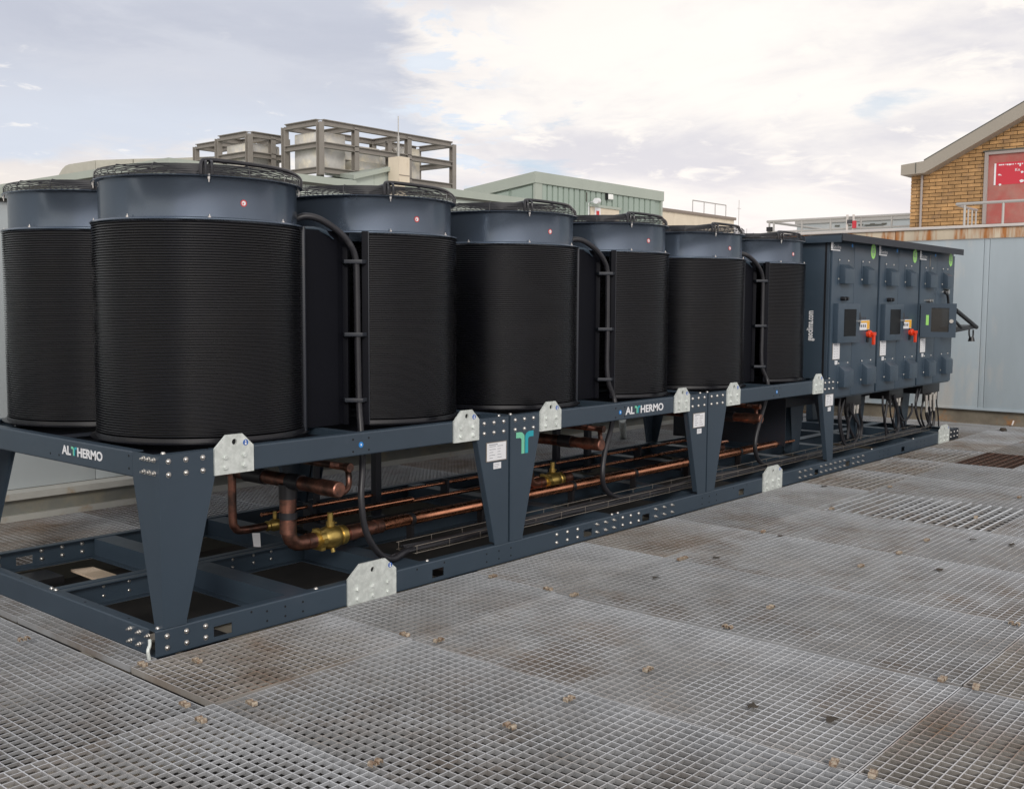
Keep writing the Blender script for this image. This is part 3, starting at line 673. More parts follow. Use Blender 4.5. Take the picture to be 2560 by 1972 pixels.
# ------------------------------------------------------------------ condenser drums
RC, RW = 0.583, 0.544; ZB = ZT-.004
def make_drum(flip, hose):
    """local frame: axis at origin, z=0 at the stand top. flip mirrors the coil gap to -X"""
    T = thing('fan_drum', (0, 0, 0), 'x', 'condenser')
    sg = -1 if flip else 1
    A = lambda a: a if not flip else 180-a      # mirror an angle
    # coil: stacked finned turns
    prof = [(RC-.05, .03)]; n = 82; p0, p1 = .035, 1.175; pitch = (p1-p0)/n
    for k in range(n):
        z = p0+pitch*k
        prof += [(RC-.017, z), (RC-.0012, z+pitch*.24), (RC, z+pitch*.38), (RC-.0012, z+pitch*.52), (RC-.017, z+pitch*.72)]
    prof += [(RC-.05, p1+.002)]
    g0 = 48.0
    a0, a1 = (g0, 360-g0) if not flip else (g0-180, 180-g0)
    b = MB(); b.lathe(prof, n=132, a0=a0, a1=a1); b.build('coil', M['coil'], T)
    b = MB(); b.lathe([(RC-.055, 0.0), (RC+.028, 0.0), (RC+.03, .006), (RC+.004, .010), (RC+.002, .03), (RC-.055, .031)], n=84, a0=a0, a1=a1); b.build('coil_foot_ring', M['coil'], T)
    # end posts of the coil
    for s in (-1, 1):
        a = rad(A(s*(g0-1.5))); c, d = math.cos(a), math.sin(a)
        rr = [(RC-.08), (RC+.012)]
        tx, ty = -d, c
        pts = []
        for z in (.005, 1.185):
            for r_, tt in ((rr[0], -.02), (rr[1], -.02), (rr[1], .02), (rr[0], .02)): pts.append((c*r_+tx*tt, d*r_+ty*tt, z))
        o = MB().hexa(pts).build('coil_end_post', M['navydark'], T, bevel=.003)
    # flat blanking panel and inner post toward the neighbour
    yp = -.345
    if not flip:
        MB().box(.40, .72, yp-.004, yp+.004, .01, 1.18).build('blanking_panel', M['coilflat'], T)
        for z in (.16, .52, .92): inst('bolt', DOME, T, (.445, yp-.004, z), (0, 0, 0), (.55,)*3)
    else:
        MB().box(-.62, -.455, yp-.004+.02, yp+.004+.02, .01, 1.18).build('blanking_panel', M['coilflat'], T)
        # conduit channel on the coil end
        for a, w in ((-145.5, .017), (-134.0, .019)):
            c, d = math.cos(rad(a)), math.sin(rad(a)); tx, ty = -d, c
            pts = []
            for z in (.005, 1.09 if a < -140 else 1.185):
                for r_, tt in ((RC-.03, -w), (RC+.026, -w), (RC+.026, w), (RC-.03, w)): pts.append((c*r_+tx*tt, d*r_+ty*tt, z))
            MB().hexa(pts).build('conduit_channel', M['coilflat'], T, bevel=.003)
        a = -140; c, d = math.cos(rad(a)), math.sin(rad(a)); tx, ty = -d, c
        for z in (.16, .56, 1.0):
            pts = []
            for zz in (z-.012, z+.012):
                for r_, tt in ((RC+.026, -.075), (RC+.075, -.055), (RC+.075, .055), (RC+.026, .075)): pts.append((c*r_+tx*tt, d*r_+ty*tt, zz))
            MB().hexa(pts).build('conduit_strap', M['navydark'], T, bevel=.003)
    # cowl
    b = MB(); b.lathe([(RC-.03, 1.176), (RC+.004, 1.176), (RC+.006, 1.180), (RC+.004, 1.186), (RW+.008, 1.188), (RW, 1.194), (RW, 1.390), (RW+.004, 1.398), (RW+.032, 1.402), (RW+.034, 1.406), (RW+.03, 1.409), (RW-.01, 1.409), (RW-.012, 1.40), (RW-.012, 1.19)], n=96)
    cw = b.build('cowl', M['cowl'], T)
    for a in (-163, -118, -72, -27, 18, 63, 108, 153):
        inst('stud', STUD, cw, ((RW+.022)*math.cos(rad(a)), (RW+.022)*math.sin(rad(a)), 1.188))
    for a in (-118, -28, 62, 152):
        inst('stud', STUDV, cw, ((RW+.020)*math.cos(rad(a)), (RW+.020)*math.sin(rad(a)), 1.402))
    # warning sticker, wrapped on the cowl
    def patch(a0_, zc, w, h, r, m, name, par, nseg=12):
        vs = []; fs = []
        for k in range(nseg):
            t = 2*math.pi*k/nseg; aa = rad(a0_)+w*math.cos(t)/r; vs.append((r*math.cos(aa), r*math.sin(aa), zc+h*math.sin(t)))
        fs = [tuple(range(nseg))]
        return MB().add(vs, fs).build(name, m, par)
    st = patch(-98.5, 1.274, .0185, .0185, RW+.0008, M['stred'], 'warning_sticker', cw)
    patch(-98.5, 1.274, .0125, .0125, RW+.0014, M['white'], 'sticker_face', cw)
    patch(-98.9, 1.272, .0045, .006, RW+.0020, M['stred'], 'sticker_symbol', cw, 5)
    # fan: hub, stator, blades
    b = MB(); b.lathe([(0, 1.40), (.13, 1.40), (.15, 1.385), (.15, 1.27), (.12, 1.26), (0, 1.26)], n=24); fan = b.build('fan_hub', M['black'], T)
    for k in range(7):
        a = rad(k*360/7+10); vs = []
        for i, r_ in enumerate((.14, .30, .45, .525)):
            sw = .10+.05*i; tw = .07-.008*i
            for s in (-1, 1):
                aa = a+i*.10+s*sw*.9/(1+i*.9); vs.append((r_*math.cos(aa), r_*math.sin(aa), 1.33+s*tw*.6))
        vs2 = [(x, y, z-.006) for x, y, z in vs]
        fs = [(0, 1, 3, 2), (2, 3, 5, 4), (4, 5, 7, 6)]
        fs += [tuple(8+i for i in reversed(f)) for f in fs]+[(0, 2, 10, 8), (2, 4, 12, 10), (4, 6, 14, 12), (1, 9, 11, 3), (3, 11, 13, 5), (5, 13, 15, 7), (6, 7, 15, 14), (0, 8, 9, 1)]
        MB().add(vs+vs2, fs).build('fan_blade', M['navydark'], fan)
    # wire guard
    b = MB()
    def ring(r_, z, t=.0028, nn_=56):
        pr = [(r_+t*math.cos(q*math.pi/2+.78), z+t*math.sin(q*math.pi/2+.78)) for q in range(5)]
        b.lathe(pr, n=nn_)
    for r_, z in ((RW+.018, 1.418), (RW+.018, 1.430), (RW+.017, 1.442), (RW+.013, 1.454), (RW+.004, 1.464)): ring(r_, z)
    for k in range(11): ring(RW-.02-k*.036, 1.468)
    for k in range(14):
        a = rad(k*360/14+7); c, d = math.cos(a), math.sin(a)
        b.tube([((RW+.022)*c, (RW+.022)*d, 1.408), ((RW+.022)*c, (RW+.022)*d, 1.45), (RW*c, RW*d, 1.470), (.12*c, .12*d, 1.474)], .0028, 4)
    b.build('fan_guard', M['guard'], T)
    b = MB(); b.lathe([(0, 1.478), (.10, 1.478), (.125, 1.474), (.125, 1.455)], n=24); b.build('guard_cap', M['guard'], T)
    # motor cable in corrugated conduit across the guard
    for s in (-1, 1):
        a = rad(-118+s*1.6); c, d = math.cos(a), math.sin(a)
        b = MB(); b.tube([((RW+.026)*c, (RW+.026)*d, 1.41), ((RW+.028)*c, (RW+.028)*d, 1.455), ((RW+.01)*c, (RW+.01)*d, 1.478), ((RW-.06)*c, (RW-.06)*d, 1.482), (.16*c-.03*s*d, .16*d+.03*s*c, 1.482)], .008, 7, smooth=4)
        b.build('guard_bracket', M['guard'], T)
    a = -28 if not flip else -28
    pts = []
    for aa, r_, z in ((-122, RW+.026, 1.41), (-122, RW+.026, 1.45), (-121, RW+.006, 1.482), (-117, RW-.03, 1.492), (-105, RW-.04, 1.490), (-90, RW-.045, 1.488), (-72, RW-.04, 1.488), (-56, RW-.03, 1.488)): pts.append((r_*math.cos(rad(aa)), r_*math.sin(rad(aa)), z))
    pts += [((RW-.005)*math.cos(rad(-43)), (RW-.005)*math.sin(rad(-43)), 1.480), ((RW+.022)*math.cos(rad(-42)), (RW+.022)*math.sin(rad(-42)), 1.455), ((RW+.024)*math.cos(rad(-42)), (RW+.024)*math.sin(rad(-42)), 1.412)]
    MB().tube(pts, .0115, 8, smooth=3).build('motor_cable', M['rubber'], T)
    return T
dr_l = make_drum(False, False); dr_r = make_drum(True, True)
front_lab = ['largest black finned fan drum standing above the near corner of the frame',
             'second front fan drum, its black conduit curving off the largest drum',
             'third front fan drum, left of the white lettering on the long rail',
             'fourth front fan drum, directly above the white lettering on the long rail',
             'fifth front fan drum, left one of the pair on the stand nearest the cabinets',
             'smallest looking front fan drum, right against the side of the control cabinets']
back_lab = ['fan drum at the far left edge, partly hidden behind the largest drum',
            'rear row fan drum standing behind the second front drum',
            'rear row fan drum standing behind the third front drum',
            'rear row fan drum standing behind the fourth front drum',
            'rear row fan drum standing behind the fifth front drum',
            'rear row fan drum beside the cabinets, behind the smallest front drum']
used = {False: False, True: False}
for row, (yc, xoff, labs) in enumerate(((.722, 0, front_lab), (1.885, .025, back_lab))):
    for i in range(6):
        fl = bool(i % 2); src = dr_r if fl else dr_l
        o = src if not used[fl] else copy_tree(src); used[fl] = True
        o.location = ((.76 if not fl else 2.041)+MODL*(i//2)+xoff, yc, ZB)
        o['label'] = labs[i]; o['group'] = 'black finned fan drums in two rows'; o['category'] = 'condenser'

# ------------------------------------------------------------------ conduits down from the fans
def P(u, v, y): return tuple(at(u, v, 'y', y))
top1 = [P(738, 548, .44), P(765, 541, .40), P(800, 549, .36), P(845, 578, .33), P(875, 612, .31), P(889, 650, .305), P(892, 720, .305), P(894, 850, .305), P(897, 994, .30)]
low = [[P(901, 1060, .28), P(905, 1120, .24), P(906, 1180, .19), P(903, 1245, .16), P(914, 1325, .15), P(945, 1380, .15), P(980, 1397, .17), P(1015, 1378, .2), P(1050, 1368, .26)],
       [P(1537, 1004, .27), P(1530, 1060, .2), P(1512, 1130, .17), P(1506, 1185, .15), P(1512, 1220, .17), P(1535, 1240, .2), P(1575, 1244, .25)],
       [P(1919, 955, .26), P(1914, 1000, .2), P(1903, 1040, .17), P(1890, 1090, .16), P(1888, 1125, .16), P(1898, 1152, .18), P(1920, 1163, .22), P(1950, 1163, .26)]]
hl = ['thick black conduit curving off the largest drum and looping down behind the near rail', 'thick black conduit dropping between third and fourth drums to the cable tray', 'thick black conduit dropping between fifth and sixth drums, nearest the cabinets']
for i in range(3):
    pts = [(p[0]+MODL*i, p[1], p[2]) for p in top1]+low[i]
    o = MB().tube(pts, .0205, 12, smooth=5).build('conduit', M['rubber'])
    tag(o, hl[i], 'conduit', 'black conduits between the drums')
    q = MB().tube([(p[0]+.035, p[1]+.02, p[2]-.004) for p in pts[2:9]], .009, 8, smooth=4).build('thin_cable', M['rubber'], o)
    MB().tube([(pts[0][0]+.02, pts[0][1]+.02, pts[0][2]-.05), (pts[1][0]+.09, pts[1][1]-.02, pts[1][2]-.075), (pts[2][0]+.10, pts[2][1], pts[2][2]-.11)], [.012, .014, .004], 8, smooth=3).build('cable_gland', M['navy'], o)

# ------------------------------------------------------------------ copper pipework
def collar(b, p, ax, r, l=.03):
    q = list(p); q2 = list(p); q[ax] -= l/2; q2[ax] += l/2; b.tube([q, q2], r, 16)
main = thing('copper_liquid_pipe', (1.3, .58, .27), 'long shiny copper pipe running the length of the frame just above the base', 'pipe')
b = MB(); b.tube([(1.98, .58, .27), (7.7, .58, .272)], .038, 20)
b.build('tube', M['copper'], main)
b = MB(); b.tube([(7.72, .58, .27), (8.15, .58, .27)], .016, 12); b.build('thin_end', M['copper'], main)
b = MB(); b.tube([(1.55, .58, .262), (1.99, .58, .268)], .042, 16); collar(b, (1.98, .58, .268), 0, .047, .06); b.build('joint_sleeve', M['copperdull'], main)
for x in (2.28, 3.0, 4.1, 5.0, 5.9, 6.9):
    b = MB(); b.lathe([(.0385, -.018), (.046, -.018), (.046, .018), (.0385, .018)], x, .58, .27, 18, axis='x'); b.box(x-.014, x+.014, .555, .605, .13, .245)
    b.build('pipe_clamp', M['black'], main)
second = thing('copper_suction_pipe', (2.0, 1.32, .27), 'pair of thin copper pipes running behind the long shiny copper pipe', 'pipe')
for y, z, r in ((1.34, .30, .014), (1.26, .22, .016), (.86, .22, .020)):
    MB().tube([(1.6, y, z), (7.9, y, z)], r, 12).build('tube', M['copper'], second)
for x in (2.0, 3.4, 4.8, 6.2):
    b = MB(); b.box(x-.012, x+.012, .82, 1.38, .13, .20); b.box(x-.012, x+.012, 1.30, 1.38, .20, .33); b.build('pipe_bracket', M['navydark'], second)
def header(i, lab):
    dx = [0, MODL+.06, 2*MODL+.07][i]
    T = thing('copper_header', (1.25+dx, .58, .2), lab, 'pipework', 'copper headers under the fan drums')
    x = 1.247+dx; zh = .665; y0 = .105 if i == 0 else .165
    b = MB(); b.tube([(x, y0, zh), (x, 1.35, zh)], .043, 20); b.build('header_tube', M['copperdull'], T)
    b = MB(); b.tube([(x, y0-.014, zh), (x, y0-.008, zh), (x, y0+.012, zh)], [.040, .047, .048], 20); b.tube([(x, y0+.012, zh), (x, y0+.17, zh)], .048, 20); b.build('end_cap', M['copperdull'], T)
    xv = x; yv = .58 if i == 0 else .90
    # drop and elbow
    pts = [(xv, yv, zh-.02), (xv, yv, .45), (xv, yv, .36)]
    for k in range(1, 6):
        a = rad(18*k); pts.append((xv+.09*(1-math.cos(a)), yv, .36-.098*math.sin(a)))
    pts.append((xv+.20, yv, .262))
    b = MB(); b.tube(pts, .046, 18); collar(b, (xv, yv, .52), 2, .052, .07); collar(b, (xv, yv, .38), 2, .052, .08); collar(b, (xv+.17, yv, .262), 0, .050, .07)
    b.build('drop_pipe', M['copperdull'], T)
    for zz_, ll_ in ((.60, .09), (.45, .04)):
        b = MB(); collar(b, (xv, yv, zz_), 2, .056, ll_); b.build('insulation_sleeve', M['rubber'], T)
    for ya_, yb2_ in ((.44, .56), (.80, 1.0)): MB().tube([(x, ya_, zh), (x, yb2_, zh)], .050, 18).build('insulation_sleeve', M['rubber'], T)
    # brass ball valve
    vx = xv+.33
    b = MB(); b.lathe([(0, -.135), (.050, -.135), (.050, -.115), (.066, -.112), (.066, -.072), (.054, -.068), (.070, -.045), (.078, -.005), (.078, .02), (.068, .05), (.056, .066), (.064, .072), (.064, .105), (.046, .125), (0, .125)], vx, yv, .262, 24, axis='x')
    b.tube([(vx, yv, .31), (vx, yv, .365)], .028, 12); b.tube([(vx, yv, .365), (vx, yv, .42)], .019, 10); b.tube([(vx-.01, yv-.03, .20), (vx-.01, yv-.04, .172)], .014, 8)
    b.box(vx-.02, vx+.05, yv-.005, yv+.005, .345, .352)
    for k in range(6):
        a = rad(60*k); b.box(vx-.110, vx-.076, yv+.062*math.cos(a)-.014, yv+.062*math.cos(a)+.014, .262+.062*math.sin(a)-.012, .262+.062*math.sin(a)+.012)
    b.build('ball_valve', M['brass'], T)
    b = MB(); b.tube([(vx+.10, yv, .262), (vx+.34 if i == 0 else vx+.24, yv, .264)], .045, 16); collar(b, (vx+.17, yv, .262), 0, .050, .07); b.build('valve_outlet', M['copperdull'], T)
    # small upper header with return loop
    zs = .765; xs = x+.17
    b = MB(); b.tube([(xs, y0+.10, zs), (xs, 1.2, zs)], .022, 14); b.build('upper_tube', M['copperdull'], T)
    b = MB(); b.tube([(xs, y0+.09, zs), (xs, y0+.13, zs)], .027, 14); b.build('upper_cap', M['copperdull'], T)
    b = MB(); b.tube([(xs-.05, y0+.22, zs+.01), (xs+.02, y0+.16, zs-.01), (xs+.045, y0+.16, zs-.06), (xs+.02, y0+.14, zs-.13), (xs-.05, y0+.13, zs-.15), (x+.02, y0+.12, zh+.0)], .019, 10, smooth=4); b.build('return_loop', M['copperdull'], T)
    # slim rear line with its own small valve
    xr, yr = x-.05, 1.12
    if i == 0:
        q = at(580, 1187, 'y', yr)[0]; xr = q
        pts = [(xr, yr, .70), (xr, yr, .36), (xr+.02, yr, .30), (xr+.06, yr, .275), (xr+.25, yr, .27)]
        b = MB(); b.tube(pts, .027, 14, smooth=4); b.tube([(xr, yr-.0, .70), (x, yr, .70)], .027, 14); b.build('slim_drop', M['copperdull'], T)
        b = MB(); b.lathe([(0, -.075), (.030, -.075), (.036, -.06), (.03, -.045), (.042, -.02), (.044, .01), (.032, .04), (.035, .07), (0, .075)], xr+.33, yr, .27, 16, axis='x'); b.tube([(xr+.33, yr, .30), (xr+.33, yr, .36)], .014, 8); b.build('slim_valve', M['brass'], T)
        MB().tube([(xr+.40, yr, .27), (xr+1.6, yr, .27)], .020, 12).build('slim_run', M['copper'], T)
    return T
header(0, 'copper header with brass ball valve under the largest drum')
header(1, 'copper header under the third and fourth drums, seen through the middle stand')
header(2, 'copper header under the fifth and sixth drums, nearest the cabinets')
tag(MB().add([at(630, 1332, 'y', 1.0), at(650, 1332, 'y', 1.0), at(652, 1367, 'y', .99), at(634, 1366, 'y', .99)]+[tuple(at(u, v, 'y', 1.003)) for u, v in ((630, 1332), (650, 1332), (652, 1367), (634, 1366))], [(0, 1, 2, 3), (7, 6, 5, 4), (0, 4, 5, 1), (1, 5, 6, 2), (2, 6, 7, 3), (3, 7, 4, 0)]).build('paper_tag', M['white']), 'white paper tag hanging under the small brass valve', 'tag')
# black uprights under the drums
for (u, v, lab) in ((792, 1309, 'slim black upright left of the thick conduit under the second drum'), (941, 1290, 'wider black upright right of the thick conduit under the second drum'), (1390, 1190, 'black upright beside the copper header of the middle stand'), (1468, 1180, 'black upright right of the copper header of the middle stand')):
    p = at(u, v, 'z', HB); w = .018 if u < 900 else .028
    b = MB(); b.box(p[0]-w, p[0]+w, p[1]-w, p[1]+w, HB, ZR+.08); b.box(p[0]-.06, p[0]+.06, p[1]-.04, p[1]+.04, HB, HB+.008)
    tag(b.build('support_post', M['navydark'], bevel=.002), lab, 'post', 'dark posts inside the frame')

# cable tray of zinc wire
tray = thing('cable_tray', (1.9, .26, .15), 'long zinc wire cable tray running beside the front base rail', 'cable tray')
for y, z in ((.175, .205), (.175, .158), (.235, .150), (.295, .150), (.345, .158), (.345, .205)):
    MB().tube([(1.93, y, z), (11.3, y, z)], .0026, 6).build('tray_wire', M['silverwire'], tray)
b = MB()
for k in range(32):
    x = 1.95+k*.30; b.tube([(x, .175, .207), (x, .175, .152), (x, .345, .152), (x, .345, .207)], .0019, 4)
b.build('tray_rungs', M['silverwire'], tray)
rr = random.Random(5)
for k in range(12):
    y = .185+.0125*k; pts = [(1.5+(k*.07), .2+.01*k, .145)]
    for j in range(24): pts.append((1.95+.4*j, y+rr.uniform(-.010, .010), .162+rr.uniform(0, .022)))
    MB().tube(pts, .007, 6, smooth=2).build('cable', M['rubber'], tray)

# ------------------------------------------------------------------ control cabinets
CX0, CW, CY, CZB, CZT, CD = 7.87, 1.290, 0.10, 0.768, 2.455, 0.95
clab = ['control cabinet nearest the drums with a red rotary switch', 'middle control cabinet with a red rotary switch', 'control cabinet at the far right end with its viewing hatch swung open']
def crel(u, v): p = at(u, v, 'y', CY-.02); return p[0]-CX0, p[2]
q4 = lambda x, y: (1950+x/3.971, 560+y/3.971)
def cabinet(i):
    x0 = CX0+CW*i; x1 = x0+CW-.012
    T = thing('control_cabinet', (x0, CY, CZB), clab[i], 'cabinet', 'control cabinets at the end of the frame')
    MB().box(x0, x1, CY, CY+CD, CZB, CZT).build('cabinet_body', M['navy'], T, bevel=.006)
    xm = x0+crel(*q4(737, 400))[0]
    y1 = CY-.022
    # doors
    for a, c in ((x0+.022, xm-.003), (xm+.003, x1-.022)):
        MB().box(a, c, y1, CY-.001, CZB+.02, CZT-.03).build('cabinet_door', M['door'], T, bevel=.004)
    # cooling hoods
    for (xa, za), (xb, zb) in ((q4(580, 415), q4(690, 598)), (q4(812, 430), q4(895, 603)), (q4(570, 1440), q4(680, 1605)), (q4(800, 1412), q4(905, 1575))):
        ax, az_ = crel(xa, za); bx, bz = crel(xb, zb)
        X0, X1, Z0, Z1 = x0+ax, x0+bx-.04, bz, az_
        dep = .07; dn = za > q4(0, 900)[1]
        if not dn: poly = [(y1, Z0), (y1-dep, Z0), (y1-dep, Z1-.03), (y1, Z1+.02)]
        else: poly = [(y1, Z0+.0), (y1-dep, Z0+.0), (y1-dep, Z1-.02), (y1, Z1+.035)]
        h = MB().prism(poly, 'x', X0+.02, X1).build('vent_hood', M['door'], T, bevel=.003)
        MB().box(X0-.015, X1+.03, y1-.004, y1-.0005, Z0-.01, Z1+.075).build('hood_plate', M['door'], h, bevel=.001)
        for px, pz in ((X0+.01, Z1+.06), (X1-.02, Z1+.06), (X0, Z0+.05)):
            inst('bolt', DOME, h, (px, y1-.004, pz), (0, 0, 0), (.8,)*3)
    # stickers
    ax, az_ = crel(*q4(925, 272)); MB().disc((x0+ax, y1, az_), (0, -1, 0), .068, 28, .0015, .085).build('lime_sticker', M['lime'], T)
    b = MB(); b.box(x0+ax-.035, x0+ax+.035, y1-.0025, y1-.0015, az_-.018, az_-.006); b.box(x0+ax-.03, x0+ax+.03, y1-.0025, y1-.0015, az_+.004, az_+.014)
    b.add([(x0+ax-.02, y1-.002, az_+.03), (x0+ax+.02, y1-.002, az_+.03), (x0+ax, y1-.002, az_+.06)], [(0, 1, 2)]); b.add([(x0+ax-.02, y1-.002, az_-.035), (x0+ax+.02, y1-.002, az_-.035), (x0+ax, y1-.002, az_-.06)], [(0, 2, 1)])
    b.build('sticker_symbol', M['greenclad'], T)
    ax, az_ = crel(*q4(718, 215)); MB().disc((x0+ax, y1, az_), (0, -1, 0), .02, 16, .0015).build('blue_sticker', M['stblue'], T)
    ax, az_ = crel(*q4(505, 232))
    MB().box(x0+ax, x0+ax+.05, y1-.0015, y1, az_-.012, az_+.075).build('logo_block', M['white'], T)
    b = MB(); b.box(x0+ax, x0+ax+.23, y1-.0015, y1, az_-.030, az_-.016); b.build('logo_line', M['white'], T)
    text('logo_text', 'Geoclima', .055, M['white'], T, (x0+ax+.055, y1-.001, az_-.006), (1, 0, 0), (0, 0, 1), width=.19)
    # glands
    for dx, c_ in ((605, 'black'), (636, 'black')):
        ax, az_ = crel(*q4(dx, 742)); b = MB(); b.lathe([(0, -.05), (.018, -.05), (.022, -.03), (.022, 0)], x0+ax, y1, az_, 12, axis='y'); b.build('cable_gland', M['black' if i < 2 else 'steel'], T)
    # plates with schedule
    ax, az_ = crel(*q4(553, 1262)); nameplate(T, x0+ax, az_, .17, .17, y1)
    # seam between the cabinets
    if i < 2:
        # hatch
        (ax, az1), (bx, az0) = crel(*q4(532, 788)), crel(*q4(737, 1172))
        hb_ = MB().box(x0+ax, x0+bx, y1-.055, y1-.0005, az0, az1).build('viewing_hatch', M['door'], T, bevel=.004)
        (cx, cz1), (dx, cz0) = crel(*q4(590, 845)), crel(*q4(700, 1110))
        MB().box(x0+cx, x0+dx-.0, y1-.0575, y1-.0555, cz0+.0, cz1).build('hatch_window', M['glass'], hb_)
        hx_ = crel(*q4(742, 900))[0]; hz1, hz0 = crel(*q4(742, 860))[1], crel(*q4(742, 1040))[1]
        b = MB(); b.tube([(x0+hx_, y1, hz1), (x0+hx_+.005, y1-.045, hz1-.02), (x0+hx_+.005, y1-.05, (hz0+hz1)/2), (x0+hx_+.005, y1-.045, hz0+.02), (x0+hx_, y1, hz0)], .012, 8, smooth=3); b.build('door_handle', M['black'], T)
        b = MB(); b.lathe([(0, -.02), (.016, -.02), (.018, 0)], x0+bx-.03, y1-.055, crel(*q4(718, 968))[1], 10, axis='y'); b.build('hatch_lock', M['steel'], hb_)
        # warning label and switch
        (ax, az1), (bx, az0) = crel(*q4(790, 955)), crel(*q4(885, 1050))
        wl = MB().box(x0+ax, x0+bx, y1-.0015, y1, az0, az1).build('warning_label', M['white'], T)
        b = MB(); w_ = bx-ax
        b.box(x0+bx-w_*.28, x0+bx-.004, y1-.0025, y1-.0015, az0+.008, az1-.005); b.box(x0+ax+w_*.0, x0+bx-w_*.28, y1-.0025, y1-.0015, az1-.03, az1-.008)
        b.build('label_colour', M['yellow'], wl)
        b = MB()
        for r_ in range(2):
            for k in range(3): b.box(x0+ax+w_*(.1+.2*k), x0+ax+w_*(.2+.2*k), y1-.0028, y1-.0015, az0+.03+r_*.085, az0+.06+r_*.085)
        b.build('label_print', M['ink'], wl)
        ax, az_ = crel(*q4(866, 1092)); b = MB(); b.lathe([(0, -.045), (.036, -.045), (.042, -.038), (.042, 0)], x0+ax, y1, az_, 20, axis='y')
        sw = b.build('switch_collar', M['switch'], T)
        MB().box(x0+ax-.03, x0+ax+.03, y1-.001-.012, y1-.001, az_-.09, az_+.05).build('switch_plate', M['black'], sw)
        b = MB(); b.box(x0+ax+.018, x0+ax+.066, y1-.07, y1-.044, az_-.12, az_+.022); b.box(x0+ax-.01, x0+ax+.075, y1-.075, y1-.045, az_-.018, az_+.022); b.build('switch_lever', M['switch'], sw, bevel=.006)
    else:
        # open hatch, hinged on its left side and swung toward the viewer
        (ax, az1), (bx, az0) = crel(*q4(532, 800)), crel(*q4(737, 1155))
        hx = at(*q4(1398, 900), 'y', CY-.03)[0]; ex = at(*q4(1752, 900), 'y', CY-.42)
        h = Vector((hx, CY-.03, 0)); e = Vector((ex[0], ex[1], 0)); d = (e-h); n = Vector((d.y, -d.x, 0)).normalized()
        if n.y > 0: n = -n
        def slab(f0, f1, z0_, z1_, t0, t1):
            a, c = h+d*f0, h+d*f1; pts = []
            for z in (z0_, z1_):
                for q, t in ((a, t0), (c, t0), (c, t1), (a, t1)): pts.append((q.x+n.x*t, q.y+n.y*t, z))
            return pts
        zt_ = at(*q4(1752, 790), 'y', ex[1])[2]; zb_ = at(*q4(1745, 1128), 'y', ex[1])[2]
        b = MB(); zi0, zi1 = zb_+(zt_-zb_)*.16, zt_-(zt_-zb_)*.13
        for f0, f1, z0_, z1_ in ((0, 1, zb_, zi0), (0, 1, zi1, zt_), (0, .30, zi0, zi1), (.80, 1, zi0, zi1)): b.hexa(slab(f0, f1, z0_, z1_, 0, .03))
        hp = b.build('open_hatch', M['door'], T)
        MB().hexa(slab(.30, .80, zi0, zi1, .012, .016)).build('hatch_window', M['glassclear'], hp)
        MB().hexa(slab(.155, .235, zi0+(zi1-zi0)*.28, zi0+(zi1-zi0)*.70, .0305, .032)).build('lime_label', M['lime'], hp)
        q = h+d*.87; MB().disc((q.x+n.x*.03, q.y+n.y*.03, zi0+(zi1-zi0)*.45), n, .024, 12, .02).build('hatch_lock', M['steel'], hp)
        # recessed box behind
        MB().box(x0+ax, x0+bx+.1, y1-.03, y1-.0005, az0, az1).build('hatch_recess', M['black'], T)
        ax, az_ = crel(*q4(1487, 395)); MB().box(CX0+ax-.008, CX0+ax+.008, y1-.004, y1, az_-.10, az_+.10).build('scuff_strip', M['silverwire'], T)
        # key and wire on the door
        p = at(*q4(1640, 675), 'y', y1); b = MB(); b.lathe([(0, -.05), (.03, -.05), (.035, 0)], p[0], y1, p[2], 12, axis='y'); b.build('door_lock', M['steel'], T)
        pts = [tuple(at(*q4(x, y), 'y', y1-.06)) for x, y in ((1635, 680), (1660, 700), (1668, 740), (1672, 790))]
        MB().tube(pts, .016, 8, smooth=3).build('hanging_lead', M['black'], T)
    return T
CAB = [cabinet(i) for i in range(3)]
# vertical maker address on the cabinet side (faces -X)
p0 = at(*q4(365, 1160), 'x', CX0); p1 = at(*q4(365, 860), 'x', CX0)
text('lettering', 'geoclima.com', .095, M['white'], CAB[0], (CX0-.002, p0[1]+.05, p0[2]), (0, 0, 1), (0, 1, 0), width=(p1[2]-p0[2]), bold=.003)
MB().box(CX0-.004, CX0, CY+.03, CY+.05, CZB+.01, CZT-.02).build('door_gasket', M['black'], CAB[0])
# shared weather roof
rc = at(2102, 581, 'x', CX0-.02)
roof = thing('cabinet_roof', (CX0, 0, CZT), 'dark overhanging weather roof covering all three control cabinets', 'roof')
ry0 = -.06; rx0, rx1 = CX0-.06, at(2410, 620, 'y', ry0)[0]
b = MB(); zf = at(2102, 582, 'y', ry0)[2]
b.prism([(ry0, zf-.075), (ry0, zf), (CY+CD+.1, zf-.04), (CY+CD+.1, zf-.08), (ry0+.006, zf-.03), (ry0+.006, zf-.075)], 'x', rx0, rx1)
b.build('roof_sheet', M['navydark'], roof)
MB().box(rx0-.004, rx0-.001, ry0+.01, CY+CD+.05, zf-.09, zf-.02).build('side_trim', M['navy'], roof)
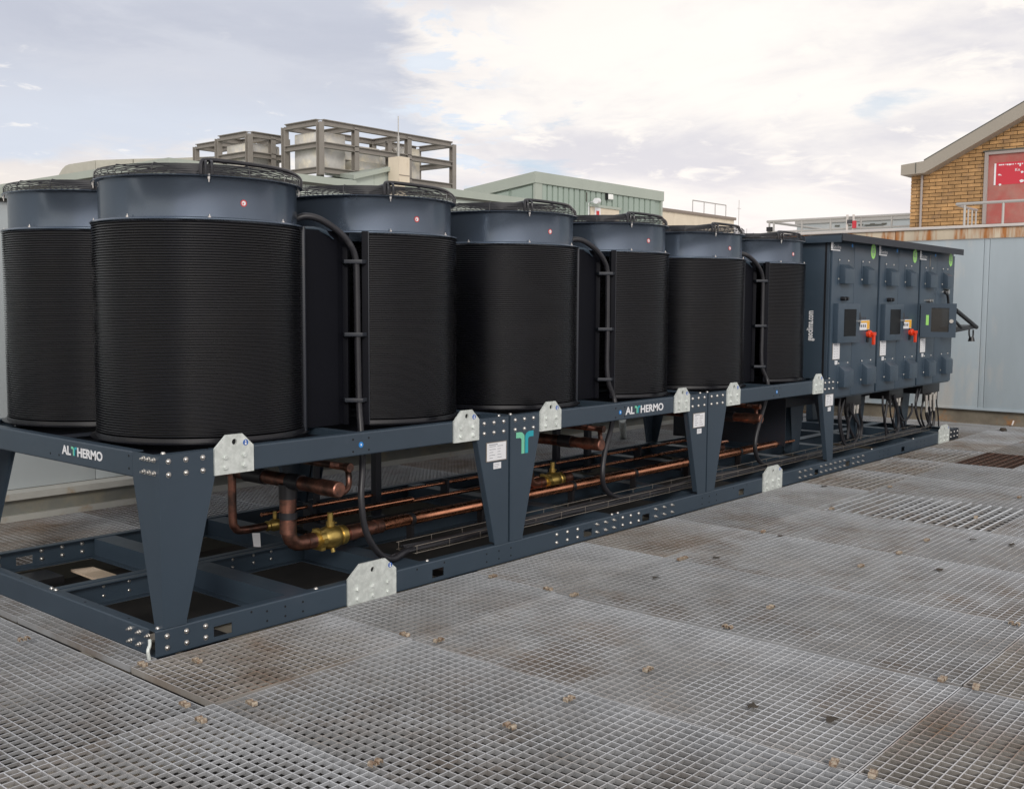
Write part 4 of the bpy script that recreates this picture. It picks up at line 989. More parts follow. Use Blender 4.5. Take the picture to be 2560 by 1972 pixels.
# folding arm and lead at the far end
arm = thing('fold_out_shelf', tuple(at(2400, 830, 'y', -.1)), 'black fold-out shelf arm with a dangling lead at the right end of the cabinets', 'shelf')
Q = lambda x, y, yy=-.15: tuple(at(*q4(x, y), 'y', yy))
MB().tube([Q(1745, 855), Q(1830, 925), Q(1950, 1025)], .028, 8).build('strut', M['black'], arm)
MB().tube([Q(1740, 965), Q(1800, 1030)], .018, 8).build('brace', M['black'], arm)
b = MB(); a, c = Q(1740, 1040), Q(1945, 1015); b.hexa([(a[0], a[1], a[2]-.05), (c[0], c[1], c[2]-.03), (c[0], c[1]+.35, c[2]-.03), (a[0], a[1]+.35, a[2]-.05), (a[0], a[1], a[2]+.02), (c[0], c[1], c[2]+.02), (c[0], c[1]+.35, c[2]+.02), (a[0], a[1]+.35, a[2]+.02)])
b.build('shelf_board', M['black'], arm, bevel=.01)
MB().tube([Q(1878, 1045), Q(1878, 1100), Q(1892, 1135), Q(1915, 1120), Q(1918, 1050)], .011, 8, smooth=4).build('lead_loop', M['black'], arm)
b = MB(); c = Q(1900, 1142); b.tube([(c[0], c[1], c[2]+.03), (c[0], c[1], c[2]-.03)], [.03, .045], 12); b.build('lead_plug', M['black'], arm)
# cabinet under-frame with tapered legs
uf = thing('cabinet_frame', (CX0, .5, HB), 'slate frame with tapered legs holding the cabinets above the base', 'steel frame')
for x in (8.15, 9.9, 11.45):
    for y in (.62, 1.9):
        b = MB(); b.prism([(x+.06, HB), (x+.22, HB), (x+.34, .745), (x-.02, .745)], 'y', y, y+.008); b.box(x+.05, x+.058, y+.008, y+.10, HB, .74); b.build('leg', M['navy'], uf)
rail_x('beam', CX0+.05, CX0+CW*3-.1, .60, .64, .762, 1, uf, mt='navydark'); rail_x('beam', CX0+.05, CX0+CW*3-.1, 1.02, .64, .762, -1, uf, mt='navydark')
MB().box(CX0-.1, CX0-.09, .5, 1.9, .25, .76).build('gusset_panel', M['navydark'], uf)
# cable glands and loops under each cabinet
n4c = lambda x, y: (1950+x/4.368, 880+y/4.368)
loops = [[((655, 500), (640, 700), (665, 900), (715, 1020), (790, 1010), (850, 920), (868, 840), (830, 720), (770, 650), (765, 560)), ((700, 520), (660, 720), (690, 930), (740, 1030), (800, 1000), (860, 900), (860, 800), (800, 690), (800, 560))],
         [((1120, 480), (1125, 640), (1150, 800), (1160, 960)), ((1240, 470), (1270, 600), (1290, 740), (1285, 840), (1245, 905)), ((1250, 480), (1285, 620), (1300, 760), (1290, 850), (1262, 905))],
         [((1500, 400), (1480, 560), (1500, 700), (1540, 800), (1590, 830), (1635, 770), (1650, 660), (1650, 600)), ((1530, 400), (1480, 600), (1520, 760), (1570, 832), (1620, 790), (1640, 700), (1630, 600)), ((1300, 680), (1340, 745), (1400, 720), (1440, 640), (1440, 560))]]
ll = ['looped black supply cables hanging under the cabinet nearest the drums', 'black supply cables dropping under the middle cabinet', 'large loop of black cables hanging under the far right cabinet']
blk = [((725, 500), (885, 570)), ((1195, 445), (1340, 495)), ((1560, 360), (1740, 430))]
for i in range(3):
    T = thing('cable_loop', tuple(at(*n4c(*loops[i][0][0]), 'y', .22)), ll[i], 'cables', 'cable loops under the cabinets')
    for l in loops[i]:
        MB().tube([tuple(at(*n4c(*q), 'y', .22+.02*random.random())) for q in l], .0135, 8, smooth=4).build('cable', M['rubber'], T)
    for k in range(5):
        u0_, v0_ = loops[i][0][0]; sx_ = 60+38*k+random.randint(-8, 8)
        pts_ = [(u0_+sx_, v0_+10), (u0_+sx_+random.randint(-25, 10), v0_+150), (u0_+sx_+random.randint(-40, 30), v0_+290), (u0_+sx_+random.randint(-10, 60), 960-(u0_-655)*.14+random.randint(-20, 10))]
        MB().tube([tuple(at(*n4c(*q), 'y', .30+.05*k)) for q in pts_], random.choice((.010, .014, .018)), 8, smooth=4).build('cable', M['rubber'], T)
    (xa, ya), (xb, yb) = blk[i]; a = at(*n4c(xa, ya), 'y', .25); c = at(*n4c(xb, yb), 'y', .25)
    MB().box(a[0], c[0], .25, .50, c[2], max(a[2], CZB-.005)).build('gland_box', M['black'], T, bevel=.004)
    for k in range(4):
        xx = a[0]+(c[0]-a[0])*(.2+.22*k)
        b = MB(); b.tube([(xx, .27, c[2]+.01), (xx, .27, c[2]-.05)], .020, 8); b.tube([(xx, .27, c[2]-.05), (xx, .27, c[2]-.10)], .015, 8); b.build('cable_gland', M['foam' if k > 1 else 'black'], T)
    if i == 2:
        for k in range(3): MB().tube([(a[0]+.12+.14*k, .24, c[2]-.02), (a[0]+.11+.14*k, .235, c[2]-.1), (a[0]+.13+.14*k, .235, c[2]-.24)], .016, 8, smooth=3).build('cable_boot', M['foam'], T)
tag(MB().tube([tuple(at(1556, 1049, 'y', 2.9)), tuple(at(1558, 1094, 'z', 0.0))], .045, 16).build('bollard', M['galv']), 'galvanised pipe post standing on the walkway behind the middle stand', 'post')

# ------------------------------------------------------------------ rear wall (Y = 3.86)
YB = 3.86
z_l1 = at(16, 1234.7, 'y', YB-.10)[2]; z_l0 = at(13.7, 1254, 'y', YB-.10)[2]; z_top = at(10, 505, 'y', YB)[2]; z_cop = at(0, 468, 'y', YB-.06)[2]
bw = thing('plant_room_wall', (2, YB, 0), 'pale grey sheet metal wall with a ledge and coping behind the fan drums', 'wall')
xj = at(240, 1180, 'y', YB)[0]
k0 = -7; n_p = 0
for k in range(-6, 12):
    a = xj+1.25*k; c = a+1.25-.006
    if a > 14.0: break
    MB().box(a, min(c, 14.0), YB, YB+.03, z_l1+.012, z_top).build('wall_panel', M['wallgrey'], bw, bevel=.002)
MB().box(xj-7.5, 14.0, YB+.012, YB+.2, -.62, z_top).build('wall_core', M['trimdark'], bw)
MB().prism([(YB-.10, z_l0), (YB+.011, z_l0), (YB+.011, z_l1+.008), (YB-.10, z_l1-.006)], 'x', xj-7.5, 14.0).build('ledge', M['ledge'], bw)
MB().box(xj-7.5, 14.0, YB-.04, YB+.011, .03, z_l0-.001).build('kerb', M['plinthgrey'], bw)
MB().box(xj-7.5, 14.0, YB-.075, YB-.041, .0, .05).build('skirting', M['ledge'], bw)
b = MB(); b.box(xj-7.5, 13.9, YB-.07, YB+.45, z_top+.025, z_cop); b.build('coping', M['trim'], bw, bevel=.004)
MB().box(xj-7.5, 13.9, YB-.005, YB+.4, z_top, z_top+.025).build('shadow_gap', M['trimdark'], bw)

# ------------------------------------------------------------------ right wall (X = 14)
XW = 14.02
rw = thing('steel_wall', (XW, 0, 0), 'tall pale blue grey steel wall with rust streaked fascia on a mossy plinth at the right', 'wall')
zb0 = .22; zb1 = 2.785; zb2 = 2.95
edges = [3.86, 2.3, at(2453, 800, 'x', XW)[1], at(2467, 800, 'x', XW)[1], -2.0, -3.8, -5.6, -7.0]
uj = [at(2470, 800, 'x', XW)[1], at(2460, 800, 'x', XW)[1]]
for i in range(len(edges)-1):
    MB().box(XW, XW+.03, edges[i+1]+.003, edges[i]-.003, zb0, zb1).build('wall_panel', M['wallblue'], rw, bevel=.002)
MB().box(XW+.028, XW+1.5, -7, 3.86, zb0+.01, zb1).build('wall_core', M['wallblue'], rw)
MB().box(XW-.02, XW, -7, 3.86, zb0-.015, zb0+.02).build('drip_edge', M['wallblue'], rw, bevel=.003)
MB().box(XW+.06, XW+1.5, -7, 3.86, -.62, zb0-.002).build('plinth', M['plinth'], rw)
MB().box(XW-.06, XW+.06, -7, 3.86, -.05, .012).build('plinth_kerb', M['plinth'], rw)
ys = [3.9, 1.75, -.22, -.27, -2.4, -4.6, -7]
for i in range(len(ys)-1):
    MB().box(XW-.025, XW+.02, ys[i+1]+.004, ys[i]-.004, zb1+.006, zb2).build('fascia_panel', M['rustband'], rw, bevel=.003)
MB().box(XW-.06, XW+4.5, -7, 3.95, zb2+.003, zb2+.045).build('roof_capping', M['whitecap'], rw, bevel=.004)
tag(MB().tube([tuple(at(2530, 1063, 'x', XW-.1)), tuple(at(2534, 1052, 'x', XW-.05))], .012, 6).build('bracket_stub', M['whitecap']), 'small white bracket at the foot of the pale steel wall', 'bracket')
p = at(2508, 1074, 'z', 0.02); b = MB(); b.lathe([(0, .05), (.035, .045), (.05, .02), (.045, 0)], p[0], p[1], 0.0, 10); tag(b.build('dark_lump', M['leaf']), 'small dark lump of debris near the foot of the right wall', 'debris')

# ------------------------------------------------------------------ brick building (X = 17)
XB = 17.0
g = lambda u, v: yz(1850+u/3.076, 250+v/3.076, XB)
yl, _ = g(1313, 800); _, zbase = g(1500, 985)
(fy0, fz0), (fy1, fz1), (fy2, fz2) = g(1290, 592), g(1462, 574), g(2184, 160)
(ty0, tz0), (ty1, tz1), (ty2, tz2) = g(1285, 515), g(1455, 485), g(2184, 60)
sl_b = (fz2-fz1)/(fy2-fy1); sl_t = (tz2-tz1)/(ty2-ty1)
yend = fy2-1.6
bb = thing('brick_building', (XB, yl, zbase), 'yellow brick building with sloping taupe gable fascia above the right wall', 'building')
zend = fz2+sl_b*(yend-fy2)
MB().prism([(yl, zbase-.2), (yend, zbase-.2), (yend, zend+.1), (fy1, fz1+.1), (yl, fz0+.08)], 'x', XB+.012, XB+4).build('wall', M['mortar'], bb)
BL, BH, BJ = .225, .065, .011
# door opening
(dy0, dz1), (_, dz0) = g(1890, 405), g(1890, 955)
brick_me = MB().box(-.05, 0, 0, -(BL-BJ), 0, BH-BJ*.95).mesh('brick', M['brick'], 0.0, smooth=False)
half_me = MB().box(-.05, 0, 0, -(BL/2-BJ), 0, BH-BJ*.95).mesh('brick', M['brick'], 0.0, smooth=False)
zc = zbase-.02; row = 0; nb = 0; extra = MB()
def ztop(y): return fz0+.03 if y > fy1 else fz1+sl_b*(y-fy1)+.05
while zc < zend:
    y = yl-(0 if row % 2 else 0)
    first = True
    while y > yend:
        w = BL/2 if (first and row % 2) else BL
        first = False
        mid = y-w/2
        indoor = (y-w < dy0+.0) and zc+BH < dz1+.04
        if zc < ztop(mid) and not indoor:
            yr_ = max(y-w, dy0) if indoor else y-w
            vis = y > fy2-.15
            if vis and nb < 300:
                inst('brick', brick_me if w == BL else half_me, bb, (XB+.012+random.uniform(-.003, .003)+.02, y, zc)); nb += 1
            else:
                extra.box(XB-.018, XB+.0115, y-w+BJ, y, zc, zc+BH-BJ)
        elif indoor and y > dy0+.014 and zc < ztop(mid):
            extra.box(XB-.018, XB+.0115, dy0+.005, y, zc, zc+BH-BJ)
        y -= w
    zc += BH; row += 1
o = extra.build('brickwork', M['brick'], bb, smooth=False); o['kind'] = 'stuff'
# fascia
b = MB(); b.hexa([(XB-.30, ty0, fz0), (XB+.2, ty0, fz0), (XB+.2, fy1-.0, fz1), (XB-.30, fy1, fz1), (XB-.30, ty0, tz0), (XB+.2, ty0, tz0), (XB+.2, ty1, tz1), (XB-.30, ty1, tz1)])
b.hexa([(XB-.30, fy1, fz1), (XB+.2, fy1, fz1), (XB+.2, yend, zend), (XB-.30, yend, zend), (XB-.30, ty1, tz1), (XB+.2, ty1, tz1), (XB+.2, yend, tz2+sl_t*(yend-ty2)), (XB-.30, yend, tz2+sl_t*(yend-ty2))])
b.build('gable_fascia', M['fascia'], bb)
MB().box(XB-.305, XB-.302, g(1398, 500)[0]-.008, g(1398, 500)[0]+.008, g(1398, 575)[1], g(1398, 497)[1]).build('fascia_joint', M['trimdark'], bb)
b = MB(); b.hexa([(XB-.28, ty1, tz1-.01), (XB+4, ty1, tz1-.01), (XB+4, yend, tz2+sl_t*(yend-ty2)-.01), (XB-.28, yend, tz2+sl_t*(yend-ty2)-.01), (XB-.28, ty1, tz1+.03), (XB+4, ty1, tz1+.03), (XB+4, yend, tz2+sl_t*(yend-ty2)+.03), (XB-.28, yend, tz2+sl_t*(yend-ty2)+.03)]); b.build('roof', M['trimdark'], bb)
yp_ = g(1405, 700)[0]; dpipe = MB().tube([(XB-.06, yp_, fz0), (XB-.06, yp_, zbase)], .022, 8).build('downpipe', M['doorframe'], bb)
# red door
dr = MB().box(XB-.012, XB+.0, yend, dy0-.06, dz0, dz1-.05).build('door', M['reddoor'], bb)
b = MB(); b.box(XB-.05, XB-.0, dy0-.06, dy0, dz0, dz1); b.box(XB-.05, XB, yend, dy0-.061, dz1-.05, dz1); b.build('door_frame', M['doorframe'], bb)
MB().box(XB-.06, XB+.0, yend, dy0+.03, dz1+.003, dz1+.025).build('lintel_flashing', M['trimdark'], bb)
sy0, sz1 = g(1960, 492); _, sz0 = g(1960, 657)
sg_ = MB().box(XB-.016, XB-.0125, sy0-.9, sy0-.03, sz0, sz1+.01).build('door_sign', M['redsign'], bb)
MB().box(XB-.020, XB-.0165, sy0-.03, sy0, sz0, sz1).build('sign_edge', M['white'], bb)
rr = random.Random(11)
b = MB()
for k in range(13):
    u_ = 1990+k*16+rr.random()*6; yy, zz = g(u_, 500-(k*1.0)); hh = .006+rr.random()*.016
    b.box(XB-.0175, XB-.0158, yy-.012-.02*rr.random(), yy, zz-hh, zz+.006)
for u_, v_2, w_2, h_2 in ((1985, 575, .05, .02), (2005, 580, .02, .012), (1990, 650, .05, .03), (2150, 620, .08, .04), (2150, 500, .03, .03), (2160, 552, .05, .03)):
    yy, zz = g(u_, v_2); b.add([(XB-.0172, yy, zz), (XB-.0172, yy-w_2*.5, zz+h_2*.4), (XB-.0172, yy-w_2, zz-h_2*.1), (XB-.0172, yy-w_2*.8, zz-h_2*.7), (XB-.0172, yy-w_2*.3, zz-h_2)], [(0, 1, 2, 3, 4)])
y_k, z_k = g(2115, 550)
b.build('paint_flakes', M['white'], bb)
text('sign_writing', 'Kn', .075, M['white'], bb, (XB-.018, y_k, z_k), (0, -1, 0), (0, 0, 1))
# handrail by the door
hr = thing('handrail', (XW+.4, 0, zb2), 'grey tubular handrail in front of the red door', 'railing')
XR = 15.2; h_ = lambda u, v: yz(1850+u/3.076, 250+v/3.076, XR)
y0_, z0_ = h_(1665, 803); y1_, z1_ = h_(2184, 765); ye_ = y1_-1.5
MB().tube([(XR, y0_, z0_), (XR, ye_, z0_)], .024, 10).build('top_tube', M['railgrey'], hr)
for u in (1730, 2026): yy = h_(u, 800)[0]; MB().tube([(XR, yy, z0_), (XR, yy, zb2+.04)], .020, 8).build('upright', M['railgrey'], hr)
pts = [(XR, y0_, z0_), (XR+.15, y0_-.02, z0_-.02), (XR+.5, y0_-.05, z0_-.03), (XR+.9, y0_-.05, z0_-.03)]
MB().tube(pts, .02, 8, smooth=3).build('return_tube', M['railgrey'], hr)
for k in range(3): MB().tube([(XR+.45+.2*k, y0_-.05, z0_-.03), (XR+.45+.2*k, y0_-.05, zb2+.04)], .014, 8).build('upright', M['railgrey'], hr)

# ------------------------------------------------------------------ roof edge rail and pale unit left of the bricks
XR2 = 19.5; v_ = lambda u, v: yz(1850+u/3.076, 250+v/3.076, XR2)
rl = thing('roof_railing', (XR2, 2, 2.9), 'long grey guard rail on the roof edge left of the brick building', 'railing')
yA, zA = v_(212, 937); yC, zC = v_(1310, 872); zlow = v_(212, 1018)[1]
MB().tube([(XR2, yA, zA), (XR2, yC-.4, zA)], .03, 8).build('top_tube', M['railgrey'], rl)
MB().tube([(XR2, yA, zlow), (XR2, yC-.4, zlow)], .022, 8).build('mid_tube', M['railgrey'], rl)
for u in (228, 262, 478, 698, 932, 1168): yy = v_(u, 900)[0]; MB().tube([(XR2, yy, zA), (XR2, yy, zlow-.5)], .022, 8).build('upright', M['railgrey'], rl)
for u in (840, 888): yy = v_(u, 900)[0]; MB().tube([(XR2-.1, yy, zA+.05), (XR2-.1, yy, zlow-.5)], .026, 8).build('ladder_stile', M['whitecap'], rl)
pts = [(XR2, yA, zA), (XR2+3, yA+.0, zA)]; MB().tube(pts, .03, 8).build('return_tube', M['railgrey'], rl)
MB().box(XR2-.08, XR2, v_(245, 990)[0]-.02, v_(215, 990)[0], v_(215, 1012)[1], v_(215, 980)[1]).build('rail_box', M['black'], rl)
MB().box(XR2-.15, XR2-.1, v_(880, 940)[0], v_(846, 940)[0], v_(846, 955)[1], v_(846, 925)[1]).build('notice_board', M['ink'], rl)
MB().lathe([(0, 0), (.045, 0), (.045, .15), (0, .16)], XR2-.2, v_(908, 960)[0], v_(908, 990)[1], 10).build('red_tin', M['redsign'], rl)
XG = 23.5; w_ = lambda u, v: yz(1850+u/3.076, 250+v/3.076, XG)
ya, za = w_(438, 957); yb_, zb_ = w_(1312, 905)
pu = thing('roof_plant_unit', (XG, ya, 2), 'long pale grey plant housing behind the roof guard rail', 'plant housing')
b = MB(); b.box(XG, XG+3, yb_-1, ya, .5, za); b.build('housing', M['wallgrey'], pu)
MB().box(XG-.04, XG+3, yb_-1, ya+.04, za, za+.10).build('roof_trim', M['railgrey'], pu)
for k in range(5):
    yy = w_(750+k*90, 960)[0]; MB().box(XG-.02, XG, yy-.06, yy+.06, w_(750, 975)[1], w_(750, 963)[1]).build('latch', M['trimdark'], pu)
MB().box(XG-.05, XG-.0, w_(1112, 965)[0], w_(962, 965)[0], w_(962, 968)[1], w_(962, 960)[1]).build('vent_slot', M['trimdark'], pu)
tag(MB().box(XG-4, 90, 0, 110, 1.0, 1.6).build('far_roof', M['ledge']), kind='structure')

# ------------------------------------------------------------------ sage green plant room with standing seams
YG = 31.0; q = 2.3; gx = lambda u, v: at(u, v, 'y', YG)
c1 = gx(1337, 430); c2 = gx(1650, 477); zt1 = c1[2]
gb = thing('green_plant_room', (c1[0], YG, 0), 'sage green box shaped plant room with vertical ribs and a cream door', 'building')
bk = at(1165, 474, 'x', c1[0]); zg = .5
b = MB(); b.hexa([(c1[0], YG, zg), (c2[0], YG, zg), (c2[0], bk[1], zg), (c1[0], bk[1], zg), (c1[0], YG, zt1-.25*q), (c2[0], YG, zt1-.25*q), (c2[0], bk[1], bk[2]-.25*q), (c1[0], bk[1], bk[2]-.25*q)]); b.build('wall', M['greenclad'], gb)
b = MB(); b.hexa([(c1[0]-.08*q, YG-.08*q, zt1-.25*q), (c2[0]+.08*q, YG-.08*q, zt1-.25*q), (c2[0]+.08*q, bk[1], bk[2]-.25*q), (c1[0]-.08*q, bk[1], bk[2]-.25*q), (c1[0]-.08*q, YG-.08*q, zt1), (c2[0]+.08*q, YG-.08*q, zt1), (c2[0]+.08*q, bk[1], bk[2]), (c1[0]-.08*q, bk[1], bk[2])]); b.build('roof_trim', M['trim'], gb)
MB().box(c1[0]-.05*q, c1[0]+.20*q, YG-.06*q, YG-.001, zg, zt1-.252*q).build('corner_trim', M['trim'], gb)
MB().box(c2[0]-.02*q, c2[0]+.05*q, YG-.06*q, YG-.001, zg, zt1-.252*q).build('corner_trim', M['trim'], gb)
dl = gx(1472, 514); drt = gx(1543, 523)
ribs = [1351+13.6*k for k in range(23)]; xs_ = [gx(u, 480)[0] for u in ribs if u < 1647]
for k in range(len(xs_)-1):
    a, c = xs_[k]+.03*q, xs_[k+1]-.03*q
    zb_l = zg if (c < dl[0] or a > drt[0]) else dl[2]+.02*q
    MB().box(a, c, YG-.035*q, YG-.001, zb_l, zt1-.26*q).build('cladding_panel', M['greenclad'], gb)
ylf = [YG, YG+(bk[1]-YG)*.33, bk[1]]
for k in range(2):
    y0, y1 = ylf[k]+.05*q, ylf[k+1]-.05*q; z0, z1 = (zt1+(bk[2]-zt1)*(y0-YG)/(bk[1]-YG)-.3*q, zt1+(bk[2]-zt1)*(y1-YG)/(bk[1]-YG)-.3*q)
    MB().prism([(y0, zg), (y1, zg), (y1, z1), (y0, z0)], 'x', c1[0]-.04*q, c1[0]-.001).build('side_panel', M['greenclad'], gb)
MB().box(dl[0], drt[0], YG-.06*q, YG-.036*q, zg, dl[2]-.03*q).build('door', M['cream'], gb)
MB().box(dl[0]-.06*q, drt[0]+.06*q, YG-.09*q, YG-.036*q, dl[2]-.03*q, dl[2]+.03*q).build('door_head', M['trim'], gb)
p = gx(1489, 532); MB().box(p[0]-.12*q, p[0]+.12*q, YG-.066*q, YG-.061*q, p[2]-.12*q, p[2]+.12*q).build('door_notice', M['white'], gb)
MB().box(p[0]-.06*q, p[0]+.06*q, YG-.070*q, YG-.0665*q, p[2]-.06*q, p[2]+.04*q).build('notice_print', M['stred'], gb)
p = gx(1517, 493); wlmp = MB().box(p[0]-.10*q, p[0]+.12*q, YG-.12*q, YG-.036*q, p[2]-.065*q, p[2]+.065*q).build('bulkhead_lamp', M['lampwhite'], gb, bevel=.04)
MB().box(p[0]-.12*q, p[0]-.101*q, YG-.12*q, YG-.036*q, p[2]-.08*q, p[2]+.08*q).build('lamp_housing', M['black'], gb)
p = gx(1466, 505); b = MB(); b.tube([(p[0]-.05*q, YG-.32*q, p[2]), (p[0]+.15*q, YG-.25*q, p[2]+.02*q)], .07*q, 10); b.tube([(p[0]+.05*q, YG-.2*q, p[2]), (p[0]+.05*q, YG-.03*q, p[2]-.02*q), (p[0]+.05*q, YG-.03*q, zg)], .02*q, 6); b.build('security_camera', M['white'], gb)
MB().tube([(gx(1463, 450)[0], YG-.05*q, zt1-.3*q), (gx(1463, 450)[0], YG-.05*q, p[2])], .018*q, 6).build('conduit', M['trimdark'], gb)

# cream rendered block beyond, with a rail on top
YC = 44.0; a = at(1652, 521, 'y', YC); c = at(1835, 543, 'y', YC); zz = a[2]
cb = thing('cream_block', (a[0], YC, 0), 'cream rendered flat roofed block beyond the green plant room', 'building')
MB().box(a[0]-6, c[0], YC, YC+5, 0, zz-.19).build('wall', M['cream'], cb)
MB().box(a[0]-6, c[0]+.16, YC-.16, YC+5, zz-.19, zz+.05).build('coping', M['coping'], cb)
rt = thing('roof_rail', tuple(at(1735, 530, 'y', YC+.4)), 'short three bay guard rail on top of the cream block', 'railing')
pts = [at(u, v, 'y', YC+.3) for u, v in ((1732, 501), (1815, 511.5))]
MB().tube([tuple(pts[0]), (pts[1][0], pts[1][1], pts[0][2])], .05, 6).build('top_tube', M['railgrey'], rt)
for k in range(4):
    x = pts[0][0]+(pts[1][0]-pts[0][0])*k/3; MB().tube([(x, YC+.3, pts[0][2]), (x, YC+.3, zz)], .045, 6).build('upright', M['railgrey'], rt)
for u, v0, v1, lab in ((1848, 500, 560, 'thin mast on the skyline right of the cream block'), (1867, 572, 590, 'short stub aerial low on the skyline')):
    pa, pb = at(u, v0, 'y', 50), at(u, v1, 'y', 50)
    b = MB(); b.tube([tuple(pa), (pa[0], pa[1], 1.0)], .03, 5); b.tube([(pa[0]-.4, 50, pa[2]-.9), (pa[0]+.4, 50, pa[2]-.9)], .02, 5); tag(b.build('aerial_mast', M['railgrey']), lab, 'aerial')

# ------------------------------------------------------------------ low pale green buildings behind
Y1 = 25.0; f1 = lambda u, v, y=Y1: at(u, v, 'y', y)
e0 = f1(430, 399); e1 = f1(878, 452); zr1 = e0[2]
lb = thing('pale_green_hall', (e0[0], Y1, 0), 'long pale green hall with a grey green eave behind the drums', 'building')
back = at(0, 467, 'x', e0[0])[1]
MB().box(e0[0]-.3, e1[0], Y1-.3, back, zr1-.24, zr1).build('roof_edge', M['trim'], lb)
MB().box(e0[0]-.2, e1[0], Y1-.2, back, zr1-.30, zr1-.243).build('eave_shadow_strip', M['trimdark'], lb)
nw = 7; xw = [e0[0]+(e1[0]-e0[0])*k/nw for k in range(nw+1)]
for k in range(nw): MB().box(xw[k]+.01, xw[k+1]-.01, Y1, Y1+.04, .5, zr1-.303).build('wall_panel', M['greenpale'], lb)
MB().box(e0[0]+.02, e1[0], Y1+.04, back, .5, zr1-.302).build('wall_core', M['greenpale'], lb)
# monopitch lean-to
Y2 = 25.6; t0, t1 = f1(812, 431, Y2), f1(998, 408, Y2); t2 = f1(998, 422, Y2); t3 = f1(878, 450, Y2); t4 = f1(998, 470, Y2)
lt = thing('green_lean_to', (t3[0], Y2, 0), 'pale green wedge shaped roof lean-to left of the cream pier', 'building')
b = MB(); b.prism([(t3[0], .5), (t2[0], .5), (t2[0], t2[2]), (t3[0], t3[2])], 'y', Y2, Y2+5); b.build('wall', M['greenpale'], lt)
b = MB(); yb2 = Y2+4.4; q0, q1 = at(812, 431, 'y', yb2), at(997, 408, 'y', yb2)
b.hexa([(t3[0]-.05, Y2-.2, t3[2]), (t2[0], Y2-.2, t2[2]), (q1[0], yb2, q1[2]-.12), (q0[0], yb2, q0[2]-.12), (t3[0]-.05, Y2-.2, t3[2]+.16), (t2[0], Y2-.2, t2[2]+.16), (q1[0], yb2, q1[2]), (q0[0], yb2, q0[2])]); b.build('roof', M['trim'], lt)
MB().box(f1(935, 450, Y2)[0]-.01, f1(935, 450, Y2)[0]+.01, Y2-.012, Y2-.001, 2.5, f1(935, 437, Y2)[2]).build('wall_joint', M['trim'], lt)
pa, pb = f1(998, 391, 24.9), f1(1024, 392, 24.9)
pier = thing('cream_pier', (pa[0], 24.9, 0), 'narrow cream rendered pier between the lean-to and the steel cage', 'pier')
MB().box(pa[0], pb[0], 24.9, 25.5, .5, pa[2]).build('shaft', M['cream'], pier)
for k in range(4): MB().box(pa[0]-.01, pb[0]+.01, 24.88, 24.9, pa[2]-.7-.7*k, pa[2]-.68-.7*k).build('joint_line', M['coping'], pier)
h0 = at(1040, 463, 'y', 24.4); h1 = at(1345, 511, 'y', 24.4)
rh = thing('pale_green_annex', (h0[0], 24.4, 0), 'low pale green annex in front of the sage green plant room', 'building')
MB().box(h0[0]-.1, h1[0]+1.0, 24.2, 25.0, h0[2]-.28, h0[2]).build('roof_edge', M['trim'], rh)
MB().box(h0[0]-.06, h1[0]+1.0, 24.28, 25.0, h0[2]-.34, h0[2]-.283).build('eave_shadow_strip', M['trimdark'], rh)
MB().box(h0[0], h1[0]+1.0, 24.4, 25.0, .5, h0[2]-.343).build('wall', M['greenpale'], rh)
hl_ = at(998, 467, 'x', h0[0]); MB().box(h0[0]-.08, h0[0], 25.0, hl_[1], h0[2]-.24, h0[2]-.002).build('side_edge', M['trim'], rh)
tag(MB().box(-90, 13.5, 4.4, 110, .45, .5).build('lower_roof', M['plinthgrey']), kind='structure')

# curved insulated duct run on the hall roof
zd = 8.6
dpts = [at(u, v, 'z', zd) for u, v in ((173, 411), (239, 401), (334, 397.5), (430, 396), (488, 393.5), (548, 391))]
du = thing('curved_duct', tuple(dpts[0]), 'long curved weathered duct casing on the hall roof at the left', 'duct')
for k in range(len(dpts)-1):
    p, q = dpts[k], dpts[k+1]; t = np.array([q[0]-p[0], q[1]-p[1]]); t /= np.linalg.norm(t); nrm = np.array([-t[1], t[0]])*2.0
    q = (q[0]-t[0]*.05, q[1]-t[1]*.05)
    MB().hexa([(p[0], p[1], zd-2.2), (q[0], q[1], zd-2.2), (q[0]+nrm[0], q[1]+nrm[1], zd-2.2), (p[0]+nrm[0], p[1]+nrm[1], zd-2.2), (p[0], p[1], zd), (q[0], q[1], zd), (q[0]+nrm[0], q[1]+nrm[1], zd), (p[0]+nrm[0], p[1]+nrm[1], zd)]).build('duct_section', M['ductlag'], du)
p, q = dpts[0], dpts[1]; t = np.array([q[0]-p[0], q[1]-p[1]]); t /= np.linalg.norm(t); nrm = np.array([-t[1], t[0]])*2.0
e = at(140, 440, 'z', zd-.5); wE = math.hypot(e[0]-p[0], e[1]-p[1]); wE = 1.4
prof = [(0, -2.2)]+[(-wE*math.sin(rad(a)), -1.4+1.4*math.cos(rad(a))) for a in range(90, -1, -15)]
vs = []
for off in (0, 1):
    for a_, z in prof: vs.append((p[0]+t[0]*a_+nrm[0]*off, p[1]+t[1]*a_+nrm[1]*off, zd+z))
n = len(prof); MB().add(vs, [tuple(range(n)), tuple(range(2*n-1, n-1, -1))]+[(i, i+n, (i+1) % n+n, (i+1) % n) for i in range(n)]).build('duct_bend', M['ductlag'], du)

